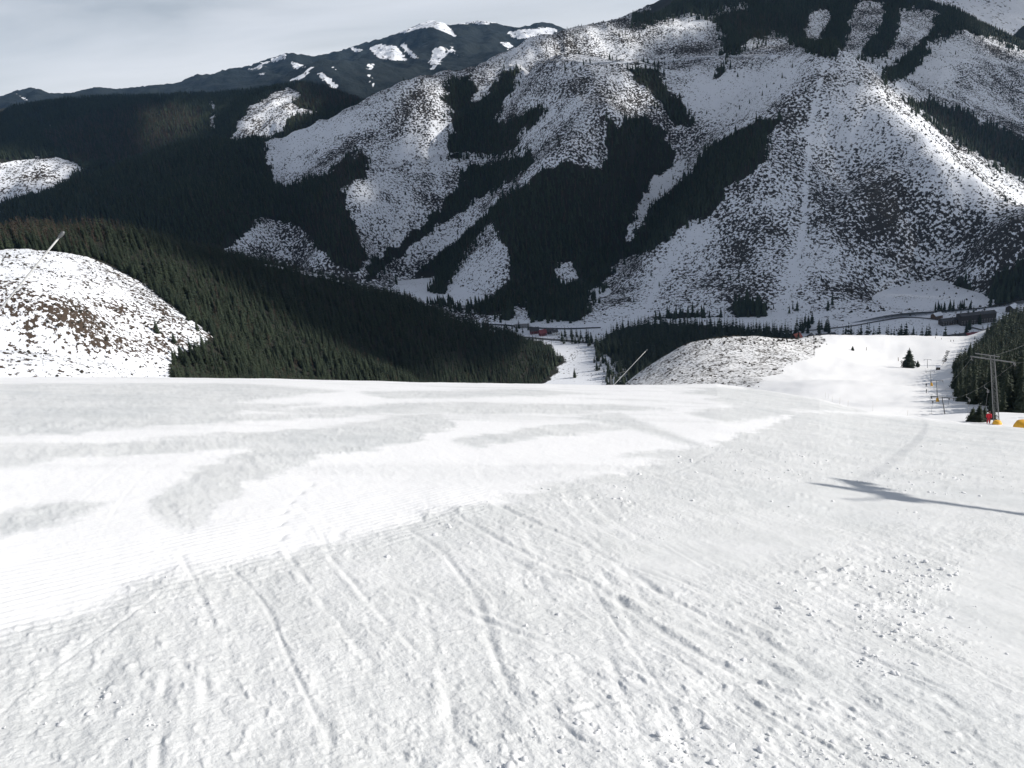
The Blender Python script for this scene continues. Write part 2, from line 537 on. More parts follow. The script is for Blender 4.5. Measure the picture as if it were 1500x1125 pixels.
# fall-line grain: streaks running down to the right
fa = radians(-24)
al = gx * sin(fa) + gy * cos(fa); ac = gx * cos(fa) - gy * sin(fa)
rough = np.clip(0.28 + 0.75 * lower - 0.55 * soft + 0.75 * scr * (1 - lower), 0.12, 1.1) * (0.55 + 0.6 * np.clip(fbm(gx * 0.6, gy * 0.6, 3, 3) + 0.35, 0, 1.2))
dz += rough * (fbm(ac * 7.0, al * 3.0, 4, 4, 0.6) * 0.0070)
dz += rough * (np.maximum(fbm(ac * 16, al * 9, 3, 6, 0.6) - 0.25, 0) * 0.011)
dz += rough * (fbm(ac * 2.1, al * 0.9, 3, 7) * 0.012)
# pockets of loose crumbs
crumb = inany(sx_, sy_, [[(700, 735), (800, 720), (1000, 735), (990, 790), (900, 830), (800, 810), (720, 760)], [(980, 690), (1100, 660), (1500, 690), (1560, 735), (1300, 725), (1050, 705)],
                         [(1130, 860), (1230, 800), (1420, 830), (1480, 960), (1300, 980), (1150, 940)], 
                         [(420, 650), (640, 620), (670, 632), (480, 668)]]).astype(float)
pk = np.maximum(perlin(gx * 9 + 2 * perlin(gx * 4, gy * 4, 2), gy * 9, 3) + 0.6 * perlin(gx * 19, gy * 19, 5) - 0.62 + 0.5 * fbm(gx * 0.7, gy * 0.7, 3, 7), 0)
dz += (0.25 * lower + crumb) * pk * 0.022 * sstep(1.5, 4, gr)
# groomed ridges
g0, g1 = ground_at(0, 925), ground_at(235, 862)
gdir = (g1 - g0) / np.linalg.norm(g1 - g0); gnor = np.array([-gdir[1], gdir[0]])
groom = np.clip(1.0 - 0.92 * lower - 0.6 * scr, 0.0, 1.0)
gband = inany(sx_, sy_, [[(-60, 985), (-60, 850), (230, 790), (560, 720), (720, 715), (700, 748), (600, 792), (430, 830), (240, 880)]]).astype(float)
groom = np.maximum(groom * 0.35, gband * (1 - 0.45 * fbm(gx * 0.9, gy * 0.9, 2, 2)))
groom = np.clip(groom, 0, 1)
q = (gx * gnor[0] + gy * gnor[1])
dz += groom * np.sin(q * 2 * pi / 0.07 + 0.8 * fbm(gx * 1.2, gy * 1.2, 2, 1)) * 0.0021 * np.clip(0.45 + 1.5 * fbm(gx * 1.7, gy * 1.7, 3, 6), 0, 1.3) * np.clip((13 - gr) / 6, 0, 1)
# edge of the groomer's pass, a low step
# ski tracks
TRACKS = [  # pixel path, width, depth, berm
    ([(655, 746), (690, 768), (735, 795), (800, 828), (858, 850), (920, 890), (1000, 945), (1062, 980), (1150, 1016), (1232, 1052), (1300, 1090), (1400, 1150)], 0.10, 0.050, 0.026),
    ([(720, 735), (770, 760), (870, 808), (950, 858), (1040, 905), (1130, 950)], 0.09, 0.030, 0.020),
    ([(590, 772), (640, 803), (680, 850), (706, 902), (722, 950), (745, 1005), (800, 1090)], 0.085, 0.036, 0.014),
    ([(335, 828), (385, 880), (415, 945), (450, 1022), (510, 1130)], 0.045, 0.026, 0.012),
    ([(240, 866), (180, 910), (115, 955), (50, 1005), (-40, 1075)], 0.028, 0.020, 0.008),
    ([(262, 808), (282, 848), (300, 892), (310, 925)], 0.06, 0.024, 0.012),
    ([(860, 850), (905, 920), (960, 1000), (1000, 1080), (1020, 1140)], 0.05, 0.018, 0.012),
    ([(1180, 950), (1140, 940), (1095, 932)], 0.06, 0.035, 0.02),
    ([(880, 1030), (835, 1045), (800, 1030)], 0.05, 0.025, 0.015),
    ([(440, 640), (520, 632), (640, 610), (800, 588), (960, 575)], 0.12, 0.020, 0.01),
    ([(1040, 662), (990, 690), (870, 712), (760, 735)], 0.10, 0.020, 0.012),
    ([(1220, 860), (1320, 920), (1420, 975), (1540, 1040)], 0.05, 0.016, 0.01),
    ([(620, 880), (640, 960), (660, 1050), (668, 1140)], 0.06, 0.012, 0.012),
]
for pts, wd, dp, bm in TRACKS:
    g = spline([ground_at(*p) for p in pts], 6)
    x0, y0 = g.min(0) - 0.6; x1, y1 = g.max(0) + 0.6
    m = (gx > x0) & (gx < x1) & (gy > y0) & (gy < y1)
    if not m.any():
        continue
    d, t, sd = seg_dist(gx[m], gy[m], g)
    wd *= 0.40; dp *= 0.21; bm *= 0.19
    w = wd * (0.8 + 0.35 * fbm(gx[m] * 2, gy[m] * 2, 2, 2))
    env = sstep(0, 0.06, t) * sstep(1.0, 0.8, t)
    rag = 0.1 + 1.5 * np.clip(0.35 + fbm(gx[m] * 11, gy[m] * 11, 4, 1, 0.65), 0, 1.6)
    grv = -dp * np.exp(-(d / w) ** 2) * env
    ber = bm * np.exp(-((d - 1.9 * w) / (0.9 * w)) ** 2) * rag * env * np.where(sd > 0, 1.1, 0.45)
    dz[m] += grv + ber
# many faint skid marks: pairs of shallow edge cuts fanning down the fall line
rs = np.random.default_rng(5)
for k_ in range(64):
    r0 = 1.9 + 11 * rs.random() ** 1.6; a0 = radians(rs.uniform(-34, 33))
    p0 = np.array([r0 * sin(a0), r0 * cos(a0)]); dirn = radians(rs.uniform(-48, -2)); cv = rs.normal(0, 0.10); ln = rs.uniform(1.2, 5.0)
    pth = [p0 - 0.5 * ln * np.array([sin(dirn), cos(dirn)])]
    for q_ in range(9):
        pth.append(pth[-1] + ln / 9 * np.array([sin(dirn), cos(dirn)])); dirn += cv * ln / 9
    pth = np.array(pth); wd = rs.uniform(0.012, 0.045); dp = rs.uniform(0.002, 0.0085)
    for off in ((0.0, 0.0), (rs.uniform(0.14, 0.34), rs.uniform(-0.1, 0.1)))[: 1 + (k_ % 3 > 0)]:
        po = pth + np.array(off)
        x0, y0 = po.min(0) - 0.2; x1, y1 = po.max(0) + 0.2
        m = np.nonzero((gx > x0) & (gx < x1) & (gy > y0) & (gy < y1))[0]
        if len(m) < 10:
            continue
        d, t, sd = seg_dist(gx[m], gy[m], po)
        nr_ = np.nonzero(d < 0.25)[0]
        if len(nr_) == 0:
            continue
        m = m[nr_]; d = d[nr_]; t = t[nr_]; sd = sd[nr_]
        env = sstep(0, 0.25, t) * sstep(1.0, 0.7, t) * np.clip(0.6 + 1.2 * fbm(gx[m] * 3, gy[m] * 3, 2, 6), 0, 1.4) * (0.25 + 0.75 * lower[m])
        dz[m] += env * (-dp * np.exp(-(d / wd) ** 2) + 0.55 * dp * np.exp(-((d - 2.0 * wd) / wd) ** 2) * np.where(sd > 0, 1, 0.2))
# a line of small prints
fp = spline([ground_at(*p) for p in [(455, 708), (430, 728), (414, 750), (410, 775), (414, 802)]], 8)
fl = np.concatenate([[0], np.cumsum(np.linalg.norm(np.diff(fp, axis=0), axis=1))])
for sdist in np.arange(0, fl[-1], 0.42):
    cx = np.interp(sdist, fl, fp[:, 0]); cy = np.interp(sdist, fl, fp[:, 1])
    m = (np.abs(gx - cx) < 0.2) & (np.abs(gy - cy) < 0.2)
    if m.any():
        dz[m] -= 0.016 * np.exp(-(((gx[m] - cx) / 0.03) ** 2 + ((gy[m] - cy) / 0.07) ** 2))
GZ = GZ0.copy()
GZ[det] += dz * fade
# gentle bumps on the lower piste
lowp = (R2 > 60)
GZ[lowp] += fbm(GXX[lowp] * 0.03, GYY[lowp] * 0.03, 4, 3) * 0.9 * sstep(70, 160, R2[lowp])

full_scr = np.zeros(GXX.shape); full_scr[det] = scr
full_groom = np.zeros(GXX.shape); full_groom[det] = groom
full_soft = np.zeros(GXX.shape); full_soft[det] = np.clip(lower * (1 - soft), 0, 1)
# clear-cut bank beside the lower piste: stumps and grass
bpx, bpy_ = project(GXX, GYY, GZ)
LIT_BANK = [[(900, 575), (930, 545), (985, 500), (1050, 490), (1200, 488), (1215, 500), (1190, 520), (1140, 545), (1100, 566), (1000, 562)]]
nz = fbm(GXX * 0.02, GYY * 0.02, 3, 4) * 8
bank = (inany(bpx + nz, bpy_ + nz * 0.4, LIT_BANK) & (R2 > 120)).astype(float)
bank = np.maximum(bank, ((R2 > 150) & (bpx < 930)).astype(float) * 0.8) * 0.9
FOREST_LINE = [(107, 80), (130, 93), (150, 103), (170, 110), (200, 121), (230, 135), (265, 154), (320, 183), (385, 222), (450, 257), (520, 312), (640, 400)]
_fy = [p[0] for p in FOREST_LINE]; _fx = [p[1] for p in FOREST_LINE]
wood = sstep(0, 6, GXX - np.interp(GYY, _fy, _fx) - 3) * (GYY > 120) * (GYY < 700)
rut = np.zeros(GXX.shape)

def snow_mat():
    m, n, b = newmat("piste_snow")
    lk = n.links.new
    tc = n.nodes.new("ShaderNodeTexCoord")
    asc = n.nodes.new("ShaderNodeAttribute"); asc.attribute_name = "scraped_dim"
    agr = n.nodes.new("ShaderNodeAttribute"); agr.attribute_name = "groomed"
    arg = n.nodes.new("ShaderNodeAttribute"); arg.attribute_name = "rough"
    ali = n.nodes.new("ShaderNodeAttribute"); ali.attribute_name = "litter"
    afo = n.nodes.new("ShaderNodeAttribute"); afo.attribute_name = "forest"
    def noise(scale, det=4, rough=0.55, vec=None):
        no = n.nodes.new("ShaderNodeTexNoise"); no.inputs["Scale"].default_value = scale; no.inputs["Detail"].default_value = det; no.inputs["Roughness"].default_value = rough
        lk(vec or tc.outputs["Object"], no.inputs["Vector"])
        return no
    def mathn(op, a=None, b_=None, c=None):
        q = n.nodes.new("ShaderNodeMath"); q.operation = op
        for i, v in enumerate((a, b_, c)):
            if v is None:
                continue
            if isinstance(v, (int, float)):
                q.inputs[i].default_value = v
            else:
                lk(v, q.inputs[i])
        return q.outputs[0]
    nA = noise(2.2, 6, 0.62); nB = noise(26, 4, 0.6); nC = noise(90, 3, 0.6); nD = noise(0.35, 4, 0.55)
    # colour: groomed snow and worn snow, its grey partly shade put into the colour
    mixf = mathn('MULTIPLY', asc.outputs["Fac"], mathn('MULTIPLY_ADD', nA.outputs["Fac"], 0.6, 0.62))
    mx = n.nodes.new("ShaderNodeMix"); mx.data_type = 'RGBA'
    mx.inputs["A"].default_value = (0.93, 0.935, 0.94, 1); mx.inputs["B"].default_value = (0.70, 0.715, 0.712, 1)
    lk(mixf, mx.inputs["Factor"])
    mot = n.nodes.new("ShaderNodeMix"); mot.data_type = 'RGBA'; mot.blend_type = 'MULTIPLY'
    mot.inputs["B"].default_value = (0.84, 0.86, 0.87, 1)
    icy = n.nodes.new("ShaderNodeMapRange"); icy.inputs["From Min"].default_value = 0.48; icy.inputs["From Max"].default_value = 0.70
    lk(nD.outputs["Fac"], icy.inputs["Value"])
    lk(mathn('MULTIPLY', icy.outputs["Result"], mathn('MULTIPLY', asc.outputs["Fac"], 0.7)), mot.inputs["Factor"])
    lk(mx.outputs["Result"], mot.inputs["A"])
    # brushwood on the bank
    n1 = noise(0.55, 5, 0.65); n2 = noise(0.08, 3)
    t = mathn('ADD', mathn('MULTIPLY_ADD', ali.outputs["Fac"], 0.34, mathn('MULTIPLY_ADD', n2.outputs["Fac"], 0.3, -0.15)), n1.outputs["Fac"])
    rp = n.nodes.new("ShaderNodeMapRange"); rp.interpolation_type = 'SMOOTHSTEP'; rp.inputs["From Min"].default_value = 0.80; rp.inputs["From Max"].default_value = 0.88
    lk(t, rp.inputs["Value"])
    gate = mathn('MULTIPLY', rp.outputs["Result"], mathn('GREATER_THAN', ali.outputs["Fac"], 0.02))
    ml = n.nodes.new("ShaderNodeMix"); ml.data_type = 'RGBA'; ml.inputs["B"].default_value = (0.06, 0.048, 0.034, 1)
    lk(gate, ml.inputs["Factor"]); lk(mot.outputs["Result"], ml.inputs["A"])
    mf = n.nodes.new("ShaderNodeMix"); mf.data_type = 'RGBA'; mf.inputs["B"].default_value = (0.035, 0.032, 0.024, 1)
    fr = n.nodes.new("ShaderNodeMapRange"); fr.inputs["From Min"].default_value = 0.85; fr.inputs["From Max"].default_value = 1.05
    lk(mathn('ADD', afo.outputs["Fac"], n1.outputs["Fac"]), fr.inputs["Value"])
    lk(fr.outputs["Result"], mf.inputs["Factor"]); lk(ml.outputs["Result"], mf.inputs["A"])
    lk(mf.outputs["Result"], b.inputs["Base Color"])
    # fine relief
    dt = n.nodes.new("ShaderNodeVectorMath"); dt.operation = 'DOT_PRODUCT'; dt.inputs[1].default_value = (gnor[0], gnor[1], 0)
    lk(tc.outputs["Object"], dt.inputs[0])
    cord = mathn('SINE', mathn('MULTIPLY_ADD', dt.outputs["Value"], 2 * pi / 0.07, mathn('MULTIPLY', nA.outputs["Fac"], 3.0)))
    hcord = mathn('MULTIPLY', mathn('MULTIPLY', cord, 0.0012), agr.outputs["Fac"])
    grain = mathn('MULTIPLY_ADD', nC.outputs["Fac"], 0.004, mathn('MULTIPLY', nB.outputs["Fac"], 0.016))
    grain = mathn('MULTIPLY', grain, mathn('MULTIPLY_ADD', arg.outputs["Fac"], 0.75, 0.25))
    hh = mathn('ADD', hcord, mathn('ADD', grain, mathn('MULTIPLY', nA.outputs["Fac"], 0.02)))
    bp = n.nodes.new("ShaderNodeBump"); bp.inputs["Strength"].default_value = 0.6; bp.inputs["Distance"].default_value = 1.0
    lk(hh, bp.inputs["Height"]); lk(bp.outputs["Normal"], b.inputs["Normal"])
    b.inputs["Roughness"].default_value = 0.55
    b.inputs["Specular IOR Level"].default_value = 0.35
    return m
MAT_SNOW = snow_mat()
grid_mesh("ski_slope", GXX, GYY, GZ, {"scraped_dim": full_scr, "groomed": full_groom, "rough": full_soft, "litter": bank, "forest": wood}, MAT_SNOW, wrap=True)

def skyline_fix(X, Y, Z, targets, w, extra=0.0):
    tx_ = np.array([t[0] for t in targets], float); ty_ = np.array([t[1] for t in targets], float) + extra
    bins = np.arange(-60, 1560, 6.0)
    for _ in range(3):
        a, b = project(X, Y, Z)
        ib = ((a - bins[0]) / 6.0).astype(int); ok = (ib >= 0) & (ib < len(bins))
        mn = np.full(len(bins), 1e6); np.minimum.at(mn, ib[ok], b[ok])
        good = mn < 1e5
        dl = np.interp(bins, bins[good], mn[good]) - np.interp(bins + 3, tx_, ty_)
        dl = np.convolve(np.pad(dl, 1, mode='edge'), [0.25, 0.5, 0.25], 'valid')
        Z = Z + np.interp(a, bins + 3, dl) * Y / F * w
    return Z

# ------------------------------------------------------------------ main mountain across the valley
VALLEY = -340.0
_PA = ([80, 110, 150, 200, 250, 300, 350, 400, 430, 460], [2560, 2450, 2350, 2240, 2100, 1960, 1820, 1700, 1630, 1560])
_PB = ([60, 85, 130, 150, 200, 250, 300, 350, 400, 450, 470], [1880, 1810, 1720, 1650, 1560, 1480, 1400, 1320, 1245, 1175, 1150])
def Yb(px, py, off=0):
    w = min(max((px - 550) / 600.0, 0), 1)
    return (1 - w) * np.interp(py, *_PA) + w * np.interp(py, *_PB) + off
def MP(px, py, off=0):
    return tuple(P(px, py, Yb(px, py, off)))
M_PTS = []
for p in [(390, 208, 60), (450, 185, 0), (530, 150, 0), (600, 117, 0), (650, 106, 60)]:
    M_PTS.append(MP(*p))
for p in [(700, 96, 2480), (760, 70, 2540), (820, 48, 2600), (870, 36, 2640), (920, 27, 2700), (1000, 0, 2900), (1060, -25, 3050), (1180, -40, 3100), (1300, -25, 3080), (1356, 6, 3030), (1400, 18, 3000), (1440, 38, 2960), (1500, 68, 2900),
          (1600, 110, 2850), (1000, 35, 2620), (950, 55, 2500), (1040, 45, 2520), (1100, 20, 2700), (880, 70, 2420), (820, 92, 2330), (900, 93, 2330), (980, 92, 2300), (1040, 86, 2250), (1090, 84, 2150), (1140, 83, 1990),
          (1150, 60, 2500), (1090, 57, 2330), (1200, 80, 2550), (1250, 92, 2500), (1300, 108, 2430), (1200, 30, 2830), (1300, 40, 2760), (1260, 5, 2960), (1330, 85, 2560),
          (1400, 45, 2780), (1450, 62, 2780), (1500, 85, 2720), (1400, 95, 2440), (1500, 120, 2460), (1420, 135, 2300), (1500, 170, 2300)]:
    M_PTS.append(tuple(P(*p)))
# spurs (towards the camera) and gullies (away)
for p in [(440, 230, 0), (400, 255, 30), (480, 235, -90), (470, 300, -120), (470, 355, -120), (400, 330, -40), (500, 400, -60), (430, 400, 20),
          (590, 160, -70), (545, 230, -110), (530, 290, -120), (520, 345, -90), (640, 150, -10), (640, 200, 10), (600, 260, -20), (590, 320, 20),
          (690, 120, 90), (700, 175, 110), (720, 225, 120), (690, 290, 110), (620, 355, 100), (572, 400, 90),
          (780, 110, -40), (830, 130, -90), (850, 180, -110), (850, 235, -110), (800, 300, -80), (750, 350, -60), (710, 400, -40), (690, 440, -10), (780, 190, -20), (760, 230, 10), (900, 130, -30), (920, 200, -20), (850, 300, -30), (820, 380, 0),
          (960, 110, 70), (1000, 180, 150), (985, 245, 170), (940, 310, 150), (903, 365, 110), (880, 410, 60), (930, 240, 70),
          (1100, 120, 210), (1050, 150, 210), (1060, 110, 200), (1050, 190, 130), (1000, 250, 140), (950, 320, 110),
          (1210, 84, 0), (1180, 115, 10), (1150, 155, 20), (1108, 240, -10), (1022, 315, 10), (950, 375, 20), (895, 425, 30),
          (1250, 250, 30), (1180, 300, 10), (1180, 200, 30), (1180, 380, 0), (1150, 440, 0), (1050, 380, 10), (1300, 350, 0), (1300, 440, 20), (1400, 390, 10), (1400, 450, 10),
          (1290, 175, -40), (1370, 255, -90), (1460, 345, -120), (1500, 385, -120),
          (1330, 148, 250), (1400, 204, 260), (1500, 268, 250), (1440, 270, 50), (1480, 310, 35), (1325, 135, 230), (1400, 158, 420), (1500, 200, 420)]:
    M_PTS.append(MP(*p))
for px in (560, 640, 720, 800, 880, 960, 1060, 1180, 1300, 1420, 1500):   # foot of the mountain
    M_PTS.append(tuple(PZ(px, 452 if px > 820 else 446, VALLEY + 6)))
for p in [(330, 212, 2150), (270, 227, 2060), (200, 252, 1960), (130, 282, 1870), (60, 304, 1800), (0, 328, 1750), (-120, 360, 1700), (330, 300, 1760), (200, 310, 1720), (100, 335, 1650), (300, 350, 1640)]:
    M_PTS.append(tuple(P(*p)))
M_PTS += [(-1500, 2600, -330), (-1100, 2600, -330), (-700, 2900, -330), (-450, 3000, -150), (-200, 3150, -80), (100, 3300, 120), (-1600, 2000, -330), (-1600, 1500, -320), (-1000, 1450, -350), (-500, 1400, -350),
          (2400, 3500, 400), (2600, 2600, 150), (2200, 1800, -150), (1700, 1500, -250), (1500, 1150, -345), (900, 1000, -360), (300, 1100, -360), (-200, 1300, -360), (2200, 1200, -330), (600, 3600, 300), (1400, 3700, 420)]
for (px, py, Y) in ((450, 185, 2292), (530, 150, 2350), (600, 117, 2420), (650, 106, 2500), (700, 96, 2480), (760, 70, 2540), (820, 48, 2600), (870, 36, 2640), (920, 27, 2700), (1000, 0, 2900), (1356, 6, 3030), (1400, 18, 3000), (1440, 38, 2960), (1500, 68, 2900), (1560, 92, 2870), (1600, 110, 2850)):
    v = P(px, py, Y); M_PTS.append((v[0] * 1.05, v[1] * 1.06, v[2] - 60))
    if px > 1300:
        M_PTS.append((v[0] * 1.15, v[1] * 1.16, v[2] - 190))
TM = TPS(M_PTS, 2e-6)
mx_ = np.arange(-1500, 2400, 8.0); my_ = np.arange(1080, 3500, 8.0)
MX, MY = np.meshgrid(mx_, my_)
MZ = TM(MX, MY)
_amp = sstep(VALLEY, VALLEY + 60, MZ)
wx = MX + 40 * fbm(MX * 0.004, MY * 0.004, 2, 2)
MZ += _amp * (fbm(wx * 0.012, MY * 0.004, 4, 1, 0.5, True) * 6.5 - 5 + fbm(MX * 0.03, MY * 0.03, 3, 4) * 1.4)
for pix, amp_, w_ in (([(1210, 86), (1180, 118), (1150, 157), (1108, 242), (1022, 317), (950, 377), (895, 425)], 24, 95), ([(1210, 86), (1290, 177), (1370, 257), (1460, 347), (1500, 387)], 22, 100),
                      ([(780, 66), (830, 130), (850, 180), (850, 235), (800, 300), (750, 350)], 17, 75), ([(640, 112), (590, 160), (545, 230), (530, 290), (520, 345)], 15, 70), ([(1330, 84), (1400, 45), (1450, 62), (1500, 85)], 8, 80),
                      ([(1000, 182), (985, 247), (940, 312), (903, 367), (880, 412)], -18, 60), ([(690, 122), (700, 177), (720, 227), (690, 292), (620, 357), (572, 402)], -12, 55), ([(960, 112), (1000, 182)], -9, 45), ([(700, 305), (745, 268), (850, 245), (930, 242)], -7, 50),
                      ([(1180, 200), (1180, 300), (1165, 400)], -4, 40), ([(1250, 200), (1260, 300), (1250, 420)], 5, 45), ([(1330, 300), (1340, 380), (1340, 440)], -4, 45), ([(1120, 300), (1080, 370), (1040, 430)], 4, 40), ([(470, 300), (470, 355)], 8, 60), ([(1040, 60), (960, 90), (900, 130)], 6, 50)):
    g = spline([P(a, b, Yb(a, b) if not (b < 118 and a > 700 and a != 1210 and a != 1180) else (2540 if a < 900 else 2500))[:2] for a, b in pix], 4)
    d_, t_, _ = seg_dist(MX, MY, g)
    MZ += amp_ * (np.exp(-d_ / w_) - 0.35) * sstep(3.5, 1.0, d_ / w_) * sstep(VALLEY, VALLEY + 50, MZ)
mpx, mpy = project(MX, MY, MZ)

FOREST_M = [
    [(-300, 380), (0, 305), (60, 284), (130, 264), (200, 238), (270, 212), (330, 197), (386, 204), (392, 235), (396, 262), (430, 263), (470, 250), (505, 225), (540, 215), (533, 245), (540, 262), (520, 285), (505, 265), (500, 280), (512, 310), (530, 345), (536, 372), (522, 402), (500, 392), (470, 362), (440, 335), (400, 318), (370, 325), (345, 355), (300, 400), (-300, 480)],
    [(652, 112), (694, 105), (700, 150), (735, 100), (765, 88), (745, 140), (722, 180), (790, 150), (805, 155), (790, 175), (755, 200), (780, 215), (780, 235), (745, 265), (700, 290), (650, 325), (600, 360), (560, 395), (530, 418), (535, 385), (600, 340), (640, 300), (675, 260), (690, 235), (655, 235), (660, 180), (650, 140)],
    [(575, 408), (620, 372), (700, 314), (750, 276), (800, 240), (830, 230), (860, 240), (890, 244), (882, 170), (905, 178), (920, 168), (940, 160), (968, 178), (985, 215), (986, 245), (955, 262), (935, 300), (925, 330), (900, 370), (905, 388), (880, 422), (862, 452), (840, 472), (760, 472), (700, 460), (640, 446), (600, 442)],
    [(915, 90), (960, 90), (975, 120), (1000, 150), (1013, 165), (1006, 192), (985, 182), (965, 150), (945, 125), (925, 105)],
    [(1142, 160), (1144, 175), (1124, 205), (1112, 242), (1060, 288), (1030, 312), (980, 348), (900, 388), (893, 374), (925, 342), (955, 305), (975, 275), (1010, 244), (1040, 205), (1070, 194), (1100, 176)],
    [(1048, 92), (1070, 90), (1056, 113), (1045, 117)],
    [(915, 33), (935, 20), (1000, -70), (1700, -70), (1700, 140), (1500, 72), (1440, 49), (1405, 42), (1360, 65), (1350, 90), (1330, 108), (1300, 120), (1293, 110), (1310, 82), (1250, 84), (1200, 80), (1140, 60), (1100, 58), (1085, 76), (1060, 84), (1055, 75), (1062, 45), (1040, 24), (990, 20), (940, 38)],
    [(1322, 134), (1400, 156), (1500, 198), (1600, 240), (1600, 330), (1500, 264), (1440, 226), (1400, 202), (1330, 148)],
    [(1058, 462), (1075, 435), (1095, 428), (1122, 440), (1126, 462)], [(1360, 462), (1385, 420), (1410, 400), (1425, 415), (1430, 452), (1400, 466)], [(1435, 452), (1450, 400), (1500, 370), (1600, 360), (1600, 440), (1480, 446)],
    [(930, 470), (950, 458), (1010, 452), (1062, 458), (1060, 472)], [(1160, 462), (1168, 440), (1178, 462)], [(1210, 452), (1225, 432), (1235, 455)], [(810, 95), (840, 85), (900, 82), (905, 88), (850, 92)],
]
CLEAR_M = [
    [(718, 320), (735, 350), (750, 378), (746, 402), (722, 428), (690, 446), (660, 440), (650, 425), (672, 388), (695, 350)],
    [(572, 404), (590, 384), (640, 345), (700, 303), (745, 266), (752, 274), (700, 318), (662, 347), (625, 380), (600, 412)],
    [(605, 438), (612, 415), (628, 400), (634, 412), (622, 440)], [(808, 385), (840, 380), (848, 402), (825, 414)],
    [(748, 468), (752, 448), (776, 446), (776, 470)], [(655, 228), (690, 225), (735, 225), (770, 215), (772, 222), (700, 236)],
    [(1188, 12), (1218, 15), (1208, 40), (1192, 62), (1178, 48)], [(1252, 3), (1298, 2), (1290, 30), (1270, 55), (1256, 86), (1228, 84), (1240, 55)], [(1318, 8), (1375, 14), (1367, 36), (1336, 65), (1312, 88), (1298, 84), (1316, 45)],
    [(1120, 42), (1150, 50), (1192, 80), (1180, 84), (1140, 82)], [(1040, 12), (1075, 5), (1095, 0), (1098, 6), (1070, 12), (1045, 18)], [(1095, 54), (1110, 58), (1146, 82), (1130, 82)],
    [(510, 268), (540, 262), (548, 285), (530, 290)],
]
def forest_mask_m(px, py, x, y):
    j = fbm(x * 0.02, y * 0.02, 4, 6, 0.7) * 8
    j2 = fbm(x * 0.02 + 50, y * 0.02, 4, 7, 0.7) * 7
    f = inany(px + j, py + j2, FOREST_M) & ~inany(px + j * 0.7, py + j2 * 0.7, CLEAR_M)
    return f
fm = forest_mask_m(mpx, mpy, MX, MY)
off_frame = (mpx < -200) | (mpx > 1650)
# litter: how broken the snow is by stumps and brush
lit = 0.47 + 0.30 * fbm(MX * 0.006, MY * 0.006, 3, 2)
def soft(polys, r=14):
    a = np.zeros(MX.shape)
    for ox, oy in ((0, 0), (r, 0), (-r, 0), (0, r), (0, -r), (r * .7, r * .7), (-r * .7, -r * .7), (r * .7, -r * .7), (-r * .7, r * .7)):
        a += inany(mpx + ox, mpy + oy, polys)
    return a / 9.0
smooth_snow = soft([[(1020, 110), (1130, 90), (1195, 90), (1120, 160), (1040, 185), (1000, 150)], [(1130, 480), (1140, 440), (1165, 380), (1175, 330), (1182, 330), (1176, 390), (1168, 450), (1200, 480)], [(880, 480), (930, 440), (960, 400), (1000, 350), (1006, 356), (960, 420), (950, 470)],
                    [(400, 200), (540, 150), (600, 120), (560, 170), (460, 230), (400, 255)], [(1240, 86), (1360, 80), (1420, 60), (1400, 130), (1330, 125)], [(900, 340), (950, 250), (1010, 210), (990, 270), (920, 350)], [(900, 480), (900, 455), (1400, 455), (1400, 480)]])
lit = lit * (1 - 0.75 * smooth_snow)
dense = soft([[(520, 150), (600, 140), (600, 220), (540, 250), (500, 240)], [(1240, 260), (1330, 230), (1400, 280), (1500, 340), (1500, 450), (1380, 450), (1260, 400)], [(340, 400), (400, 315), (440, 335), (520, 400), (520, 440)]], 22)
lit = np.clip(lit + 0.16 * dense, 0, 1)
# a forest track cut across the slope
road = np.minimum(seg_dist(mpx, mpy, [(560, 245), (640, 232), (690, 226), (770, 213)])[0], seg_dist(mpx, mpy, [(800, 96), (880, 92), (960, 90), (1040, 83), (1140, 82)])[0])
lit = np.where(road < 1.3, 0.0, np.where((road < 4.0), np.maximum(lit, 0.55), lit))
cut = np.minimum(seg_dist(mpx, mpy, [(1210, 92), (1198, 130), (1190, 170), (1182, 250), (1178, 330), (1165, 390), (1150, 450)])[0] * 0.9, seg_dist(mpx, mpy, [(1010, 345), (965, 410), (945, 462)])[0])
lit = np.where(cut < 2, 0, lit)
fatt = np.zeros(MX.shape)
for ox, oy in ((0, 0), (5, 0), (-5, 0), (0, 5), (0, -5), (3.5, 3.5), (-3.5, -3.5), (3.5, -3.5), (-3.5, 3.5)):
    fatt += (forest_mask_m(mpx + ox, mpy + oy, MX, MY) & ((mpx < 400) | forest_mask_m(mpx + ox, mpy + oy - 7, MX, MY))) / 9.0
fatt = np.where(off_frame, 0.4, fatt)
MAT_MOUNTAIN = terrain_mat("mountain_snow", litter=(0.042, 0.038, 0.034), fine=0.20, coarse=0.022, bump=0.5, bdist=2.5)
grid_mesh("main_mountain", MX, MY, MZ, {"litter": lit, "forest": fatt}, MAT_MOUNTAIN)

